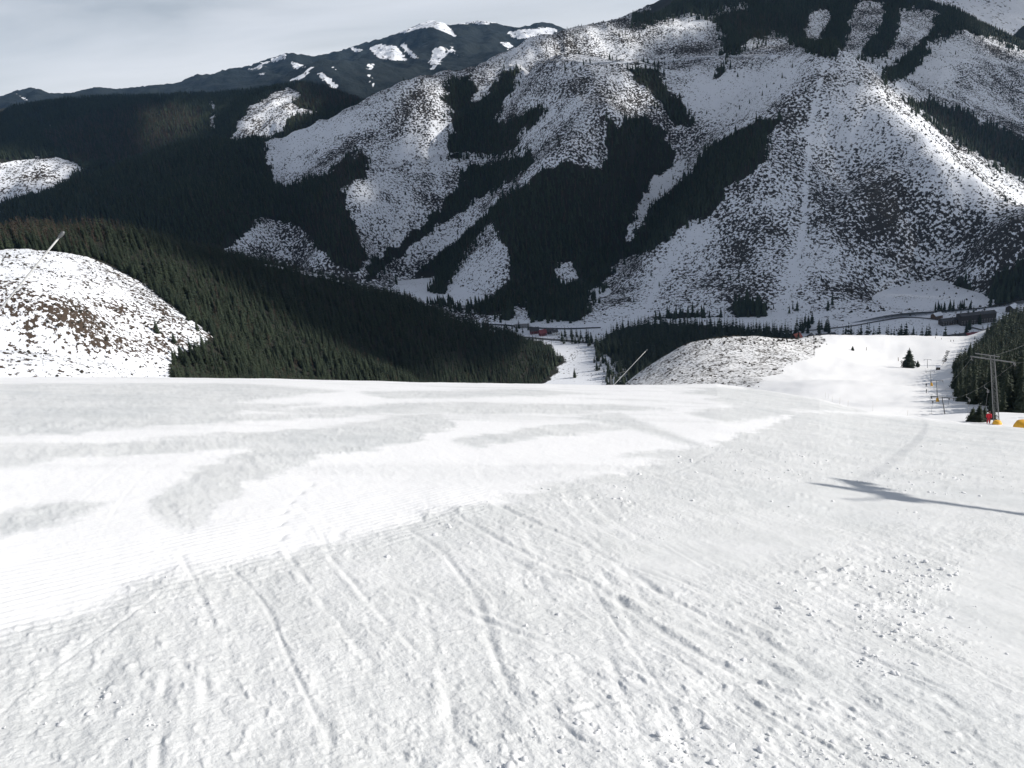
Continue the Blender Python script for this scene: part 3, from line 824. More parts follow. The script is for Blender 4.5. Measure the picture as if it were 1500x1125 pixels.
def m_hit(px, py, lift=0.0):
    r = ray(px, py); ys = np.linspace(1120, 3200, 2600); xs = r[0] / r[1] * ys; zs = r[2] / r[1] * ys
    fx = np.clip((xs - MX[0, 0]) / 8.0, 0, MX.shape[1] - 2).astype(int); fy = np.clip((ys - MY[0, 0]) / 8.0, 0, MX.shape[0] - 2).astype(int)
    k = np.nonzero(MZ[fy, fx] > zs)[0]; k = k[0] if len(k) else 1500
    return xs[k], ys[k]
MAT_TRACK = plain("track_snow", (0.80, 0.82, 0.85), 0.8, 0, 0.3, 0.06)
for pix, wdt in (([(735, 101), (800, 97), (860, 94), (920, 93), (980, 90), (1040, 85), (1090, 84), (1135, 83)], 8.0), ([(556, 247), (600, 240), (640, 233), (690, 227)], 5.0)):
    g = np.array([m_hit(a, b) for a, b in spline(pix, 8)])
    g = np.array([g[max(0, i - 2):i + 3].mean(0) for i in range(len(g))])
    tn = np.gradient(g, axis=0); tn /= np.linalg.norm(tn, axis=1)[:, None] + 1e-9; nn = np.stack([-tn[:, 1], tn[:, 0]], 1)
    X = np.stack([(g + nn * wdt * q)[:, 0] for q in (-0.5, 0, 0.5)]); Y = np.stack([(g + nn * wdt * q)[:, 1] for q in (-0.5, 0, 0.5)])
    zc_ = TM(g[:, 0], g[:, 1]); fx = np.clip((g[:, 0] - MX[0, 0]) / 8.0, 0, MX.shape[1] - 2); fy = np.clip((g[:, 1] - MY[0, 0]) / 8.0, 0, MX.shape[0] - 2)
    zc_ = np.maximum.reduce([MZ[fy.astype(int) + a, fx.astype(int) + b] for a in (0, 1) for b in (0, 1)]) + 0.6
    grid_mesh("forest_track", X, Y, np.stack([zc_] * 3), None, MAT_TRACK)

# ------------------------------------------------------------------ left knoll with the clear-cut and the spruce forest
H_PTS = [tuple(P(*p)) for p in [
    (-120, 372, 600), (0, 366, 620), (60, 368, 630), (110, 374, 650), (150, 386, 670), (200, 412, 660), (255, 452, 620), (305, 492, 590), (250, 550, 500), (150, 550, 430), (0, 550, 400), (-120, 550, 380), (80, 460, 500), (180, 480, 540), (-60, 460, 480),
    (150, 362, 700), (230, 366, 740), (330, 390, 800), (430, 410, 850), (520, 430, 910), (620, 462, 980), (700, 486, 1040), (770, 507, 1090), (808, 528, 1110),
    (400, 555, 620), (400, 470, 730), (560, 500, 860), (600, 558, 830), (700, 556, 930), (780, 556, 1000), (300, 550, 540), (330, 450, 700), (800, 545, 1060)]]
H_PTS += [(-900, 900, -200), (-600, 1050, -260), (-300, 1150, -330), (-100, 1250, -360), (50, 1250, -365), (150, 1120, -352), (140, 1000, -355), (60, 900, -350), (0, 780, -330), (-120, 620, -250), (-250, 450, -170), (-420, 320, -130), (-900, 600, -110), (-900, 400, -120), (-500, 1250, -340), (-1000, 1250, -330)]
H_PTS += [tuple(P(*p)) for p in [(0, 578, 330), (-120, 578, 310), (150, 580, 350), (250, 585, 400), (300, 585, 430), (400, 590, 500), (500, 590, 590), (600, 592, 680), (700, 592, 780), (780, 592, 850), (850, 592, 900)]]
H_PTS += [(-420, 290, -160), (-300, 280, -165), (-150, 300, -180), (0, 300, -200), (120, 300, -240), (200, 320, -270), (100, 500, -280), (160, 700, -330), (210, 900, -350), (-900, 290, -160), (20, 620, -305)]
TH_ = TPS(H_PTS, 1e-6)
HX, HY = np.meshgrid(np.arange(-960, 220, 4.0), np.arange(300, 1260, 4.0))
HZ = TH_(HX, HY)
HZ += fbm(HX * 0.012, HY * 0.012, 4, 2) * 1.5 + fbm(HX * 0.08, HY * 0.08, 3, 3) * 0.5
hpx, hpy = project(HX, HY, HZ)
FOREST_H = [[(-200, 372), (-60, 366), (60, 365), (112, 370), (150, 384), (205, 412), (262, 456), (305, 486), (318, 498), (262, 520), (250, 540), (262, 600), (792, 600), (792, 560), (804, 546), (822, 532), (806, 512), (790, 503), (700, 480), (620, 452), (520, 420), (430, 398), (330, 375), (230, 352), (150, 350), (-200, 350)]]
# everything beyond the crest of the knoll is wooded too
def forest_mask_h(px, py, x, y):
    j = fbm(x * 0.03, y * 0.03, 2, 6) * 5
    f = inany(px + j, py + j * 0.6, FOREST_H)
    yc = np.interp(px, [-120, 0, 60, 110, 150, 230, 330], [600, 620, 630, 650, 686, 735, 800])
    f |= (px < 300) & (y > yc + 6) & (y < yc + 220)
    return f
fh = forest_mask_h(hpx, hpy, HX, HY)
hl = 0.45 + 0.28 * fbm(HX * 0.02, HY * 0.02, 3, 3)
brown = np.zeros(HX.shape)
for pl in ([(-40, 440), (20, 420), (60, 450), (110, 455), (140, 470), (110, 500), (60, 475), (0, 465)], [(125, 485), (150, 478), (170, 500), (150, 515)], [(10, 480), (60, 470), (60, 500)], [(-20, 420), (15, 410), (30, 440), (0, 450)], [(140, 430), (165, 445), (150, 460)]):
    brown = np.maximum(brown, inpoly(hpx + fbm(HX * .05, HY * .05, 2, 1) * 14, hpy + fbm(HX * .05, HY * .05, 2, 2) * 9, pl) * 0.13)
hl = np.clip(hl + brown - 0.15 * inany(hpx, hpy, [[(-50, 360), (120, 370), (200, 430), (120, 440), (0, 410), (-50, 410)]]), 0, 1)
hl = hl * (1 - 0.5 * sstep(505, 525, hpy))
MAT_KNOLL = terrain_mat("knoll_snow", fine=0.35, coarse=0.05, bump=0.6, bdist=1.2, litter=(0.065, 0.048, 0.036))
grid_mesh("wooded_knoll", HX, HY, HZ, {"litter": hl, "forest": fh.astype(float)}, MAT_KNOLL)

# ------------------------------------------------------------------ valley floor
VX, VY = np.meshgrid(np.arange(-1600, 2600, 12.0), np.arange(860, 1720, 12.0))
def valley_z(x, y):
    return VALLEY + fbm(x * 0.006, y * 0.006, 3, 5) * 2.0
VZ = valley_z(VX, VY)
vpx, vpy = project(VX, VY, VZ)
fv = inany(vpx, vpy, [[(868, 512), (905, 482), (960, 474), (1060, 480), (1110, 486), (1170, 492), (1170, 500), (985, 512), (960, 560), (940, 575), (920, 545), (905, 530), (885, 520)], [(680, 480), (790, 500), (808, 508), (826, 532), (806, 560), (700, 580)]])
MAT_VALLEY = terrain_mat("valley_snow", fine=0.3, coarse=0.03, bump=0.3, bdist=1.0)
grid_mesh("valley_floor", VX, VY, VZ, {"litter": 0.10 + 0.22 * np.clip(fbm(VX * 0.02, VY * 0.02, 3, 3), 0, 1), "forest": fv.astype(float) * 0.8}, MAT_VALLEY)

# ------------------------------------------------------------------ ridges beyond, left
L_PTS = [tuple(P(*p)) for p in [
    (-150, 176, 3700), (0, 163, 3750), (40, 158, 3750), (90, 149, 3800), (140, 146, 3800), (240, 143, 3850), (310, 141, 3800), (380, 134, 3700), (440, 124, 3600), (475, 129, 3500), (540, 150, 3350), (600, 150, 3300),
    (150, 165, 3350), (230, 170, 3300), (100, 195, 3050), (60, 234, 2700), (0, 240, 2650), (100, 255, 2600), (50, 290, 2450), (-100, 260, 2550), (180, 215, 2850), (260, 200, 2900), (320, 190, 2900), (300, 160, 3250), (30, 180, 3300),
    (390, 155, 3020), (430, 133, 3200), (350, 195, 2800), (400, 195, 2750), (440, 160, 2950), (430, 175, 2820), (500, 150, 3100), (370, 175, 2900)]]
L_PTS += [(-1500, 2280, -330), (-900, 2280, -330), (-600, 2400, -330), (-400, 2500, -300), (-2600, 2500, -200), (-2600, 4300, 250), (-1500, 4500, 50), (-500, 4500, 50), (300, 4300, 50), (300, 3300, -50), (-2600, 3600, 320)]
for (px, py, Y) in [(-150, 176, 3700), (0, 163, 3750), (40, 158, 3750), (90, 149, 3800), (140, 146, 3800), (240, 143, 3850), (310, 141, 3800), (380, 134, 3700), (440, 124, 3600), (475, 129, 3500)]:
    v = P(px, py, Y); L_PTS.append((v[0] * 1.04, Y * 1.04, v[2] - 45))
TL = TPS(L_PTS, 5e-6)
LX, LY = np.meshgrid(np.arange(-2700, 400, 10.0), np.arange(2260, 4500, 10.0))
LZ = TL(LX, LY)
LZ += fbm(LX * 0.006, LY * 0.003, 4, 3, 0.5, True) * 14 - 13 + fbm(LX * 0.02, LY * 0.02, 3, 1) * 2.5
LZ = skyline_fix(LX, LY, LZ, [(-150, 165), (0, 152), (40, 148), (90, 140), (140, 137), (240, 134), (310, 132), (380, 126), (440, 116), (475, 121), (540, 145), (700, 160)], sstep(2900, 3500, LY), 7.0)
lpx, lpy = project(LX, LY, LZ)
CLEAR_L = [[(-150, 245), (0, 238), (50, 230), (80, 229), (108, 238), (124, 247), (108, 258), (85, 270), (66, 282), (60, 300), (48, 302), (40, 290), (0, 300), (-150, 310)],
           [(330, 205), (345, 188), (372, 152), (400, 136), (424, 129), (436, 134), (442, 142), (428, 150), (440, 160), (466, 163), (430, 172), (415, 190), (400, 205)], [(307, 135), (318, 132), (316, 142)], [(73, 188), (78, 182), (76, 194)], [(308, 150), (313, 150), (316, 188), (310, 190)]]
def clear_mask_l(px, py, x, y):
    j = fbm(x * 0.012, y * 0.012, 3, 6) * 6
    return inany(px + j, py + j * 0.6, CLEAR_L)
cl = clear_mask_l(lpx, lpy, LX, LY)
MAT_RIDGE = terrain_mat("ridge_snow", fine=0.12, coarse=0.02, bump=0.5, bdist=3.0)
grid_mesh("left_ridge_hill", LX, LY, LZ, {"litter": 0.42 + 0.2 * fbm(LX * .01, LY * .01, 2, 2), "forest": 1.0 - cl.astype(float)}, MAT_RIDGE)

# ------------------------------------------------------------------ far mountains
F_SKY = [(-250, 150, 7600), (0, 141, 7600), (20, 133, 7600), (47, 127, 7600), (72, 136, 7600), (100, 136, 7800), (140, 127, 7800), (170, 130, 7800), (200, 127, 7800), (260, 121, 7600), (284, 109, 7500), (310, 108, 7500), (330, 101, 7500), (355, 98, 7500), (385, 88, 7600), (420, 77, 7700),
         (440, 79, 7700), (460, 82, 7700), (500, 73, 7700), (530, 63, 7700), (560, 55, 7700), (590, 45, 7700), (613, 35, 7700), (630, 29, 7700), (650, 33, 7700), (660, 37, 7700), (680, 32, 7750), (700, 30, 7800), (720, 32, 7800), (745, 38, 7750), (760, 40, 7800), (790, 32, 7900), (810, 34, 7900), (830, 42, 7900), (900, 50, 8000), (1000, 60, 8000)]
F_PTS = [tuple(P(*p)) for p in F_SKY]
for (px, py, Y) in F_SKY[::2]:
    v = P(px, py, Y); F_PTS.append((v[0] * 1.12, Y + 900, v[2] - 260))
for (px, py, Y) in F_SKY:
    v = P(px, py, Y); F_PTS.append((v[0] * 1.025, Y * 1.025, v[2] - 55))
for p in [(0, 160, 6200), (100, 155, 6200), (200, 150, 6200), (300, 140, 6000), (400, 130, 5800), (460, 98, 5700), (440, 120, 5500), (500, 112, 5500), (545, 90, 6300), (545, 130, 5400), (590, 75, 6600), (600, 110, 5800), (640, 95, 6100), (632, 60, 7000), (660, 80, 6400), (700, 62, 6700), (690, 95, 5900), (740, 60, 6900), (780, 52, 7300), (830, 62, 6800), (520, 85, 6800), (570, 95, 6200), (720, 80, 6200), (900, 90, 6400), (620, 130, 5300), (700, 130, 5300)]:
    F_PTS.append(tuple(P(*p)))
F_PTS += [(-4500, 5200, -200), (-2500, 5000, -250), (-500, 4800, -250), (1500, 5000, -250), (-5500, 8500, 300), (2500, 8500, 500)]
TF = TPS(F_PTS, 1e-6, 3000.0)
FX, FY = np.meshgrid(np.arange(-5200, 1900, 20.0), np.arange(4900, 8700, 20.0))
FZ = TF(FX, FY)
FZ += sstep(4900, 5500, FY) * (fbm((FX + 260 * fbm(FX * 0.001, FY * 0.001, 2, 1)) * 0.0016, FY * 0.0012, 5, 2, 0.55, True) * 42 - 40 + fbm(FX * 0.012, FY * 0.012, 4, 4) * 9)
FZ = skyline_fix(FX, FY, FZ, F_SKY, sstep(5600, 7300, FY))
fpx, fpy = project(FX, FY, FZ)
FAR_SNOW = [[(538, 68), (563, 65), (582, 67), (590, 78), (598, 88), (577, 88), (557, 87), (547, 77)], [(582, 63), (593, 62), (600, 70), (607, 78), (613, 86), (603, 85), (593, 73)], [(630, 88), (645, 68), (655, 70), (650, 87), (638, 102), (630, 102)],
            [(580, 50), (613, 34), (630, 20), (650, 28), (660, 43), (674, 57), (653, 48), (633, 40), (617, 40), (597, 48)], [(738, 47), (767, 43), (797, 41), (822, 43), (797, 53), (783, 56), (753, 56)], [(733, 62), (747, 62), (753, 70), (743, 74)], [(537, 93), (547, 92), (544, 107), (546, 130), (542, 130), (541, 110)],
            [(420, 117), (460, 97), (463, 100), (443, 117)], [(463, 105), (473, 107), (500, 130), (483, 130)], [(480, 93), (495, 101), (490, 103)], [(356, 107), (417, 76), (422, 84), (383, 97), (367, 104)], [(423, 88), (450, 97), (433, 103)], [(18, 134), (34, 142), (46, 149), (36, 147)], [(655, 33), (720, 27), (760, 38), (720, 34), (680, 36)], [(372, 108), (390, 106), (388, 110)], [(513, 70), (530, 70), (520, 77)], [(655, 75), (662, 60), (666, 80), (690, 84)]]
fs = np.zeros(FX.shape)
fj = fbm(FX * 0.008, FY * 0.008, 4, 4, 0.65) * 4.0
for ox, oy in ((0, 0), (1.2, 0), (-1.2, 0), (0, 1), (0, -1)):
    fs += inany(fpx + fj + ox, fpy + fj * 0.5 + oy, FAR_SNOW)
fs /= 5.0
MAT_FAR = terrain_mat("far_forest_and_snow", fine=0.03, coarse=0.006, bump=0.8, bdist=14.0, floor=(0.018, 0.024, 0.024))
grid_mesh("far_mountains", FX, FY, FZ, {"litter": np.full(FX.shape, 0.22), "forest": np.clip(1 - fs, 0, 1) * 0.95}, MAT_FAR)

# white mountain beyond, upper right
K_PTS = [tuple(P(*p)) for p in [(1250, -60, 5600), (1380, -70, 5600), (1500, -60, 5700), (1650, -40, 5800), (1380, 10, 5000), (1440, 30, 4900), (1500, 60, 4700), (1600, 90, 4600), (1300, 40, 4900), (1430, -20, 5300), (1480, 10, 5100)]]
K_PTS += [(1500, 4200, -100), (2500, 4000, -50), (3800, 4200, 0), (2400, 6800, 500), (3600, 6800, 500), (4600, 5600, 600), (1200, 6500, 300), (800, 5200, 0)]
TK = TPS(K_PTS, 1e-6, 2000.0)
KX, KY = np.meshgrid(np.arange(700, 4700, 16.0), np.arange(4100, 6900, 16.0))
KZ = TK(KX, KY) + fbm(KX * 0.005, KY * 0.004, 5, 2, 0.5, True) * 10 + fbm(KX * .02, KY * .02, 3, 1) * 3
MAT_WHITE = terrain_mat("high_snow", fine=0.05, coarse=0.008, bump=0.5, bdist=5.0)
grid_mesh("white_mountain", KX, KY, KZ, {"litter": 0.25 + 0.15 * fbm(KX * .004, KY * .004, 3, 1), "forest": np.zeros(KX.shape)}, MAT_WHITE)
# wide ground sheet that carries everything to the horizon
me = bpy.data.meshes.new("valley_ground")
me.from_pydata([(-14000, -3000, -420), (14000, -3000, -420), (14000, 14000, -420), (-14000, 14000, -420)], [], [(0, 1, 2, 3)])
me.materials.append(MAT_VALLEY)
for nm, v in (("litter", 0.3), ("forest", 0.0)):
    a_ = me.attributes.new(nm, 'FLOAT', 'POINT'); a_.data.foreach_set("value", [v] * 4)
og = bpy.data.objects.new("valley_ground", me); COL.objects.link(og); og["kind"] = "structure"

# ------------------------------------------------------------------ unseen cloud, shaped back along the sun so chosen mountain patches stay lit
CLOUD_Z = 1150.0
SUNLIT_M = [[(1203, 70), (1213, 150), (1255, 205), (1330, 250), (1400, 300), (1470, 345), (1560, 400), (1600, 380), (1600, 240), (1500, 262), (1420, 205), (1330, 140), (1240, 85)],
            [(690, 105), (780, 66), (860, 30), (930, 40), (1000, 15), (1050, 25), (1040, 45), (950, 60), (930, 90), (985, 160), (940, 165), (885, 172), (850, 185), (820, 165), (790, 120), (740, 140), (700, 150)], [(596, 120), (656, 112), (662, 200), (640, 240), (610, 220), (590, 170)],
            [(1080, 45), (1150, 70), (1150, 90), (1090, 75)], [(1395, 20), (1600, 30), (1600, 110), (1450, 75)], [(505, 262), (535, 262), (548, 300), (525, 300)], [(820, 200), (880, 180), (870, 215), (830, 240)]]
SUNLIT_L = [[(-150, 220), (50, 225), (124, 245), (80, 275), (-150, 300)], [(340, 200), (372, 150), (424, 126), (445, 142), (470, 163), (400, 205)], [(200, 160), (300, 150), (300, 200), (200, 230)]]
SUNLIT_V = [[(700, 640), (740, 505), (775, 496), (866, 505), (885, 520), (850, 545), (862, 575), (880, 640)]]
def softmask(px, py, polys, r):
    a = np.zeros(px.shape); k = 0
    for rr_ in (0.45, 1.0):
        for q in range(10):
            an = 2 * pi * q / 10 + rr_
            a += inany(px + r * rr_ * cos(an), py + r * rr_ * sin(an), polys); k += 1
    return a / k
_cs = []
for (X_, Y_, Z_, px_, py_, polys, rad) in ((MX, MY, MZ, mpx, mpy, SUNLIT_M, 16), (VX, VY, VZ, vpx, vpy, SUNLIT_V, 5), (LX, LY, LZ, lpx, lpy, SUNLIT_L, 14)):
    lit_ = softmask(px_, py_, polys, rad)
    sh = np.clip(1 - lit_, 0, 1)
    sh = np.where((px_ < -150) | (px_ > 1650), 0.5 + 0.5 * fbm(X_ * 0.002, Y_ * 0.002, 3, 2), sh)
    t_ = (CLOUD_Z - Z_) / SUN_DIR[2]
    ok_ = (Y_ < 4000) & (Y_ > 1000)
    gy_, gx_ = np.gradient(Z_, Y_[1, 0] - Y_[0, 0], X_[0, 1] - X_[0, 0])
    nl_ = (-gx_ * SUN_DIR[0] - gy_ * SUN_DIR[1] + SUN_DIR[2]) / np.sqrt(1 + gx_ ** 2 + gy_ ** 2)
    wt_ = np.clip(nl_ - 0.1, 0.005, 1) ** 2
    if X_ is not MX:      # ground buried under the main mountain does not count
        fx_ = ((X_ - MX[0, 0]) / 8.0).astype(int); fy_ = ((Y_ - MY[0, 0]) / 8.0).astype(int)
        in_ = (fx_ >= 0) & (fy_ >= 0) & (fx_ < MX.shape[1]) & (fy_ < MX.shape[0])
        bur_ = np.zeros(X_.shape, bool); bur_[in_] = MZ[fy_[in_], fx_[in_]] > Z_[in_] - 1
        ok_ &= ~bur_
    else:
        ok_ &= Z_ > VALLEY
    if X_ is VX:
        wt_ = np.where(lit_ > 0.3, 30.0, 1.0) * wt_; ok_ = ok_ | (lit_ > 0.3)
    _cs.append(np.stack([X_ + SUN_DIR[0] * t_, Y_ + SUN_DIR[1] * t_, sh, wt_], -1)[ok_].reshape(-1, 4))
tk_ = (CLOUD_Z - KZ) / SUN_DIR[2]; kk_ = KZ > -50
_cs.append(np.stack([KX + SUN_DIR[0] * tk_, KY + SUN_DIR[1] * tk_, np.clip(0.75 + 0.4 * fbm(KX * 0.002, KY * 0.002, 3, 2), 0, 1), np.full(KX.shape, 0.02)], -1)[kk_].reshape(-1, 4))
_cs = np.concatenate(_cs)
CC = 26.0
cx0, cy0 = _cs[:, 0].min() - 400, _cs[:, 1].min() - 300
cnx, cny = int((_cs[:, 0].max() + 400 - cx0) / CC), int((_cs[:, 1].max() + 300 - cy0) / CC)
ci = ((_cs[:, 0] - cx0) / CC).astype(int); cj = ((_cs[:, 1] - cy0) / CC).astype(int)
num = np.zeros((cny, cnx)); den = np.zeros((cny, cnx))
np.add.at(num, (cj, ci), _cs[:, 2] * _cs[:, 3]); np.add.at(den, (cj, ci), _cs[:, 3])
def blur(a, n):
    for _ in range(n):
        a = np.pad(a, 1, mode='edge')
        a = (a[:-2, 1:-1] + a[2:, 1:-1] + a[1:-1, :-2] + a[1:-1, 2:] + 2 * a[1:-1, 1:-1]) / 6
    return a
n1_, d1_ = blur(num, 2), blur(den, 2); n2_, d2_ = blur(num, 14), blur(den, 14)
dens = np.where(den > 0, num / np.maximum(den, 1e-9), np.where(d1_ > 1e-3, n1_ / np.maximum(d1_, 1e-6), np.where(d2_ > 1e-5, n2_ / np.maximum(d2_, 1e-9), 0.0)))
dens = blur(dens, 1)
CGX, CGY = np.meshgrid(cx0 + CC * (np.arange(cnx) + 0.5), cy0 + CC * (np.arange(cny) + 0.5))
edge_ = np.minimum(np.minimum(np.arange(cnx)[None, :], np.arange(cnx)[::-1][None, :]), np.minimum(np.arange(cny)[:, None], np.arange(cny)[::-1][:, None])) / 10.0
dens = np.clip(dens, 0, 1) * np.clip(edge_, 0, 1)
puff = np.clip(fbm(CGX * 0.004, CGY * 0.004, 5, 2) * 0.5 + 0.6, 0.05, 1.6)
htop = 2 + dens * puff * 200; hbot = -dens * puff * 30
m_, n_, b_ = newmat("cloud")
n_.nodes.remove(b_)
o_ = n_.nodes["Material Output"]
at_ = n_.nodes.new("ShaderNodeAttribute"); at_.attribute_name = "dens"
mr_ = n_.nodes.new("ShaderNodeMapRange"); mr_.inputs["From Min"].default_value = 0.05; mr_.inputs["From Max"].default_value = 0.95
tr_ = n_.nodes.new("ShaderNodeBsdfTransparent"); df_ = n_.nodes.new("ShaderNodeBsdfDiffuse"); tl_ = n_.nodes.new("ShaderNodeBsdfTranslucent")
df_.inputs["Color"].default_value = (0.95, 0.95, 0.96, 1); tl_.inputs["Color"].default_value = (0.9, 0.92, 0.95, 1)
m1_ = n_.nodes.new("ShaderNodeMixShader"); m1_.inputs[0].default_value = 0.12
m2_ = n_.nodes.new("ShaderNodeMixShader")
n_.links.new(at_.outputs["Fac"], mr_.inputs["Value"]); n_.links.new(mr_.outputs["Result"], m2_.inputs[0])
n_.links.new(df_.outputs[0], m1_.inputs[1]); n_.links.new(tl_.outputs[0], m1_.inputs[2])
n_.links.new(tr_.outputs[0], m2_.inputs[1]); n_.links.new(m1_.outputs[0], m2_.inputs[2]); n_.links.new(m2_.outputs[0], o_.inputs["Surface"])
MAT_CLOUD = m_
keep = (dens[:-1, :-1] + dens[1:, :-1] + dens[:-1, 1:] + dens[1:, 1:]) > 0.08
jj, ii = np.nonzero(keep)
vid = np.arange(cnx * cny).reshape(cny, cnx)
qb = np.stack([vid[jj, ii], vid[jj + 1, ii], vid[jj + 1, ii + 1], vid[jj, ii + 1]], 1)
qt = np.stack([vid[jj, ii], vid[jj, ii + 1], vid[jj + 1, ii + 1], vid[jj + 1, ii]], 1) + cnx * cny
_lean = SUN_DIR / SUN_DIR[2]       # billows lean with the light, so the gaps stay open
co_ = np.concatenate([np.stack([CGX + h_ * _lean[0], CGY + h_ * _lean[1], CLOUD_Z + h_], -1).reshape(-1, 3) for h_ in (hbot, htop)])
qs = np.concatenate([qb, qt])
me = bpy.data.meshes.new("shade_cloud"); me.vertices.add(len(co_)); me.vertices.foreach_set("co", co_.astype(np.float32).ravel())
me.loops.add(qs.size); me.loops.foreach_set("vertex_index", qs.ravel().astype(np.int32)); me.polygons.add(len(qs))
me.polygons.foreach_set("loop_start", np.arange(0, qs.size, 4, dtype=np.int32)); me.polygons.foreach_set("loop_total", np.full(len(qs), 4, dtype=np.int32))
me.update(calc_edges=True); me.polygons.foreach_set("use_smooth", np.ones(len(qs), bool))
at2 = me.attributes.new("dens", 'FLOAT', 'POINT'); at2.data.foreach_set("value", np.concatenate([dens.ravel(), dens.ravel()]).astype(np.float32))
me.materials.append(MAT_CLOUD)
oc = bpy.data.objects.new("shade_cloud", me); COL.objects.link(oc); oc["kind"] = "stuff"; oc["label"] = "unseen cloud shaped to shade the mountains in patches"

# ------------------------------------------------------------------ trees and shrubs
def spruce_crown(seed, H=1.0, R=0.17, whorls=9, per=6, twigs=False, base=0.08, droop=0.35, up=0.0):
    """a spruce crown of height H: whorls of drooping boughs, each a folded blade with a ragged edge"""
    r_ = random.Random(seed); mb = MB()
    for w in range(whorls):
        t = (w + 0.5 * r_.random()) / whorls
        h = base + (0.965 - base) * t
        rad = R * (1 - t) ** 0.82 * r_.uniform(0.82, 1.12) + 0.012
        if t < 0.10:
            rad *= 0.8
        n = max(4, int(per * (1 - 0.4 * t)))
        a0 = r_.random() * 6.28
        for k in range(n):
            a = a0 + 2 * pi * k / n + r_.uniform(-0.25, 0.25)
            rr = rad * r_.uniform(0.7, 1.18)
            wd = rr * r_.uniform(0.36, 0.55) + 0.008
            dr = rr * droop * r_.uniform(0.6, 1.4) * (1 - 0.6 * t)
            hz_ = h + r_.uniform(-0.01, 0.01)
            ca, sa = cos(a), sin(a)
            def pt(d, s_, z):
                return (d * ca - s_ * sa, d * sa + s_ * ca, z)
            hh = 0.30 * rr + 0.012
            v = [pt(0, 0, hz_ + hh * 0.9), pt(rr * 0.5, wd, hz_ - dr * 0.45), pt(rr, 0, hz_ - dr * 0.8), pt(rr * 0.5, -wd, hz_ - dr * 0.45), pt(rr * 0.55, 0, hz_ + hh * 0.25)]
            f = [(0, 4, 1), (1, 4, 2), (2, 4, 3), (3, 4, 0)]
            mb.add([(x * H, y * H, z * H) for x, y, z in v], f)
            if twigs:
                for q in range(4):
                    d0 = rr * r_.uniform(0.3, 0.95); sgn = 1 if q % 2 else -1
                    v = [pt(d0, 0, hz_ - dr * 0.5 * d0 / rr + hh * 0.1), pt(d0 + rr * 0.12, sgn * wd * r_.uniform(0.8, 1.3), hz_ - dr * r_.uniform(0.5, 1.3)), pt(d0 + rr * 0.22, sgn * wd * 0.3, hz_ - dr * 0.55)]
                    mb.add([(x * H, y * H, z * H) for x, y, z in v], [(0, 1, 2)])
    # leader
    mb.tube([(0, 0, 0.90 * H), (0, 0, 1.0 * H)], [0.012 * H, 0.002 * H], 4, caps=False)
    return mb

def far_spruce(seed, lean=0.0, R=0.16):
    r_ = random.Random(seed); mb = MB()
    mb.tube([(0, 0, -0.12), (0, 0, 0.3)], [0.012, 0.010], 4, m=1, caps=False)
    tiers = 5
    for i in range(tiers):
        z0 = 0.06 + 0.80 * i / tiers; z1 = min(z0 + 0.34, 1.0)
        rad = R * (1 - i / tiers) ** 0.85 + 0.012
        n = 7; vs = [(0, 0, z1)]
        for k in range(n):
            a = 2 * pi * k / n + r_.random() * 0.6
            rr = rad * r_.uniform(0.65, 1.25)
            vs.append((rr * cos(a), rr * sin(a), z0 + r_.uniform(-0.05, 0.04)))
        mb.add(vs, [(0, 1 + k, 1 + (k + 1) % n) for k in range(n)])
    return mb

def larch_like(seed):
    """a slender bare broadleaf or larch: stem with fine rising twigs"""
    r_ = random.Random(seed); mb = MB()
    mb.tube([(0, 0, -0.1), (0.01, 0, 0.5), (0, 0.01, 0.98)], [0.014, 0.009, 0.002], 4, m=1, caps=False)
    for k in range(34):
        t = r_.uniform(0.2, 0.95); a = r_.random() * 6.28
        ln = 0.19 * (1 - 0.65 * t) * r_.uniform(0.6, 1.3); ca, sa = cos(a), sin(a); wd = 0.02
        z = t; up = ln * r_.uniform(0.25, 0.8)
        mb.add([(0, 0, z), (ln * .6 * ca - wd * sa, ln * .6 * sa + wd * ca, z + up * .45), (ln * ca, ln * sa, z + up), (ln * .6 * ca + wd * sa, ln * .6 * sa - wd * ca, z + up * .4)], [(0, 1, 2, 3)])
    return mb

def shrub(seed, n=7):
    r_ = random.Random(seed); mb = MB()
    for k in range(n):
        a = r_.random() * 6.28; d = r_.uniform(0, 0.32)
        cx, cy = d * cos(a), d * sin(a); hh = r_.uniform(0.45, 1.0); rr = r_.uniform(0.14, 0.28)
        vs = [(cx + r_.uniform(-.08, .08), cy + r_.uniform(-.08, .08), hh)]
        for q in range(5):
            b_ = 2 * pi * q / 5 + r_.random() * 0.7
            vs.append((cx + rr * cos(b_), cy + rr * sin(b_), r_.uniform(-0.12, 0.22)))
        mb.add(vs, [(0, 1 + q, 1 + (q + 1) % 5) for q in range(5)])
    return mb

def source(mesh):
    """a mesh kept only as the source of scattered copies"""
    return bpy.data.objects.new(mesh.name, mesh)

NT = [MAT_NEEDLE, MAT_BARK]
SRC_FAR = [source(far_spruce(i, R=0.13 + 0.015 * (i % 4)).mesh("far_spruce", NT)) for i in range(6)]
def mid(seed):
    mb = spruce_crown(seed, 1.0, 0.155 + 0.02 * (seed % 3), 10, 7)
    mb.tube([(0, 0, -0.1), (0, 0, 0.85)], [0.013, 0.004], 5, m=1, caps=False)
    return mb
SRC_MID = [source(mid(20 + i).mesh("mid_spruce", NT)) for i in range(5)]
SRC_LARCH = [source(larch_like(40 + i).mesh("bare_tree", [MAT_LARCH, MAT_BARK])) for i in range(3)]
SRC_SHRUB = [source(shrub(60 + i).mesh("shrub", [MAT_BUSH])) for i in range(4)]
SRC_YOUNG = [source(spruce_crown(70 + i, 1.0, 0.30, 4, 5, base=0.02).mesh("young_spruce", [MAT_NEEDLE])) for i in range(3)]

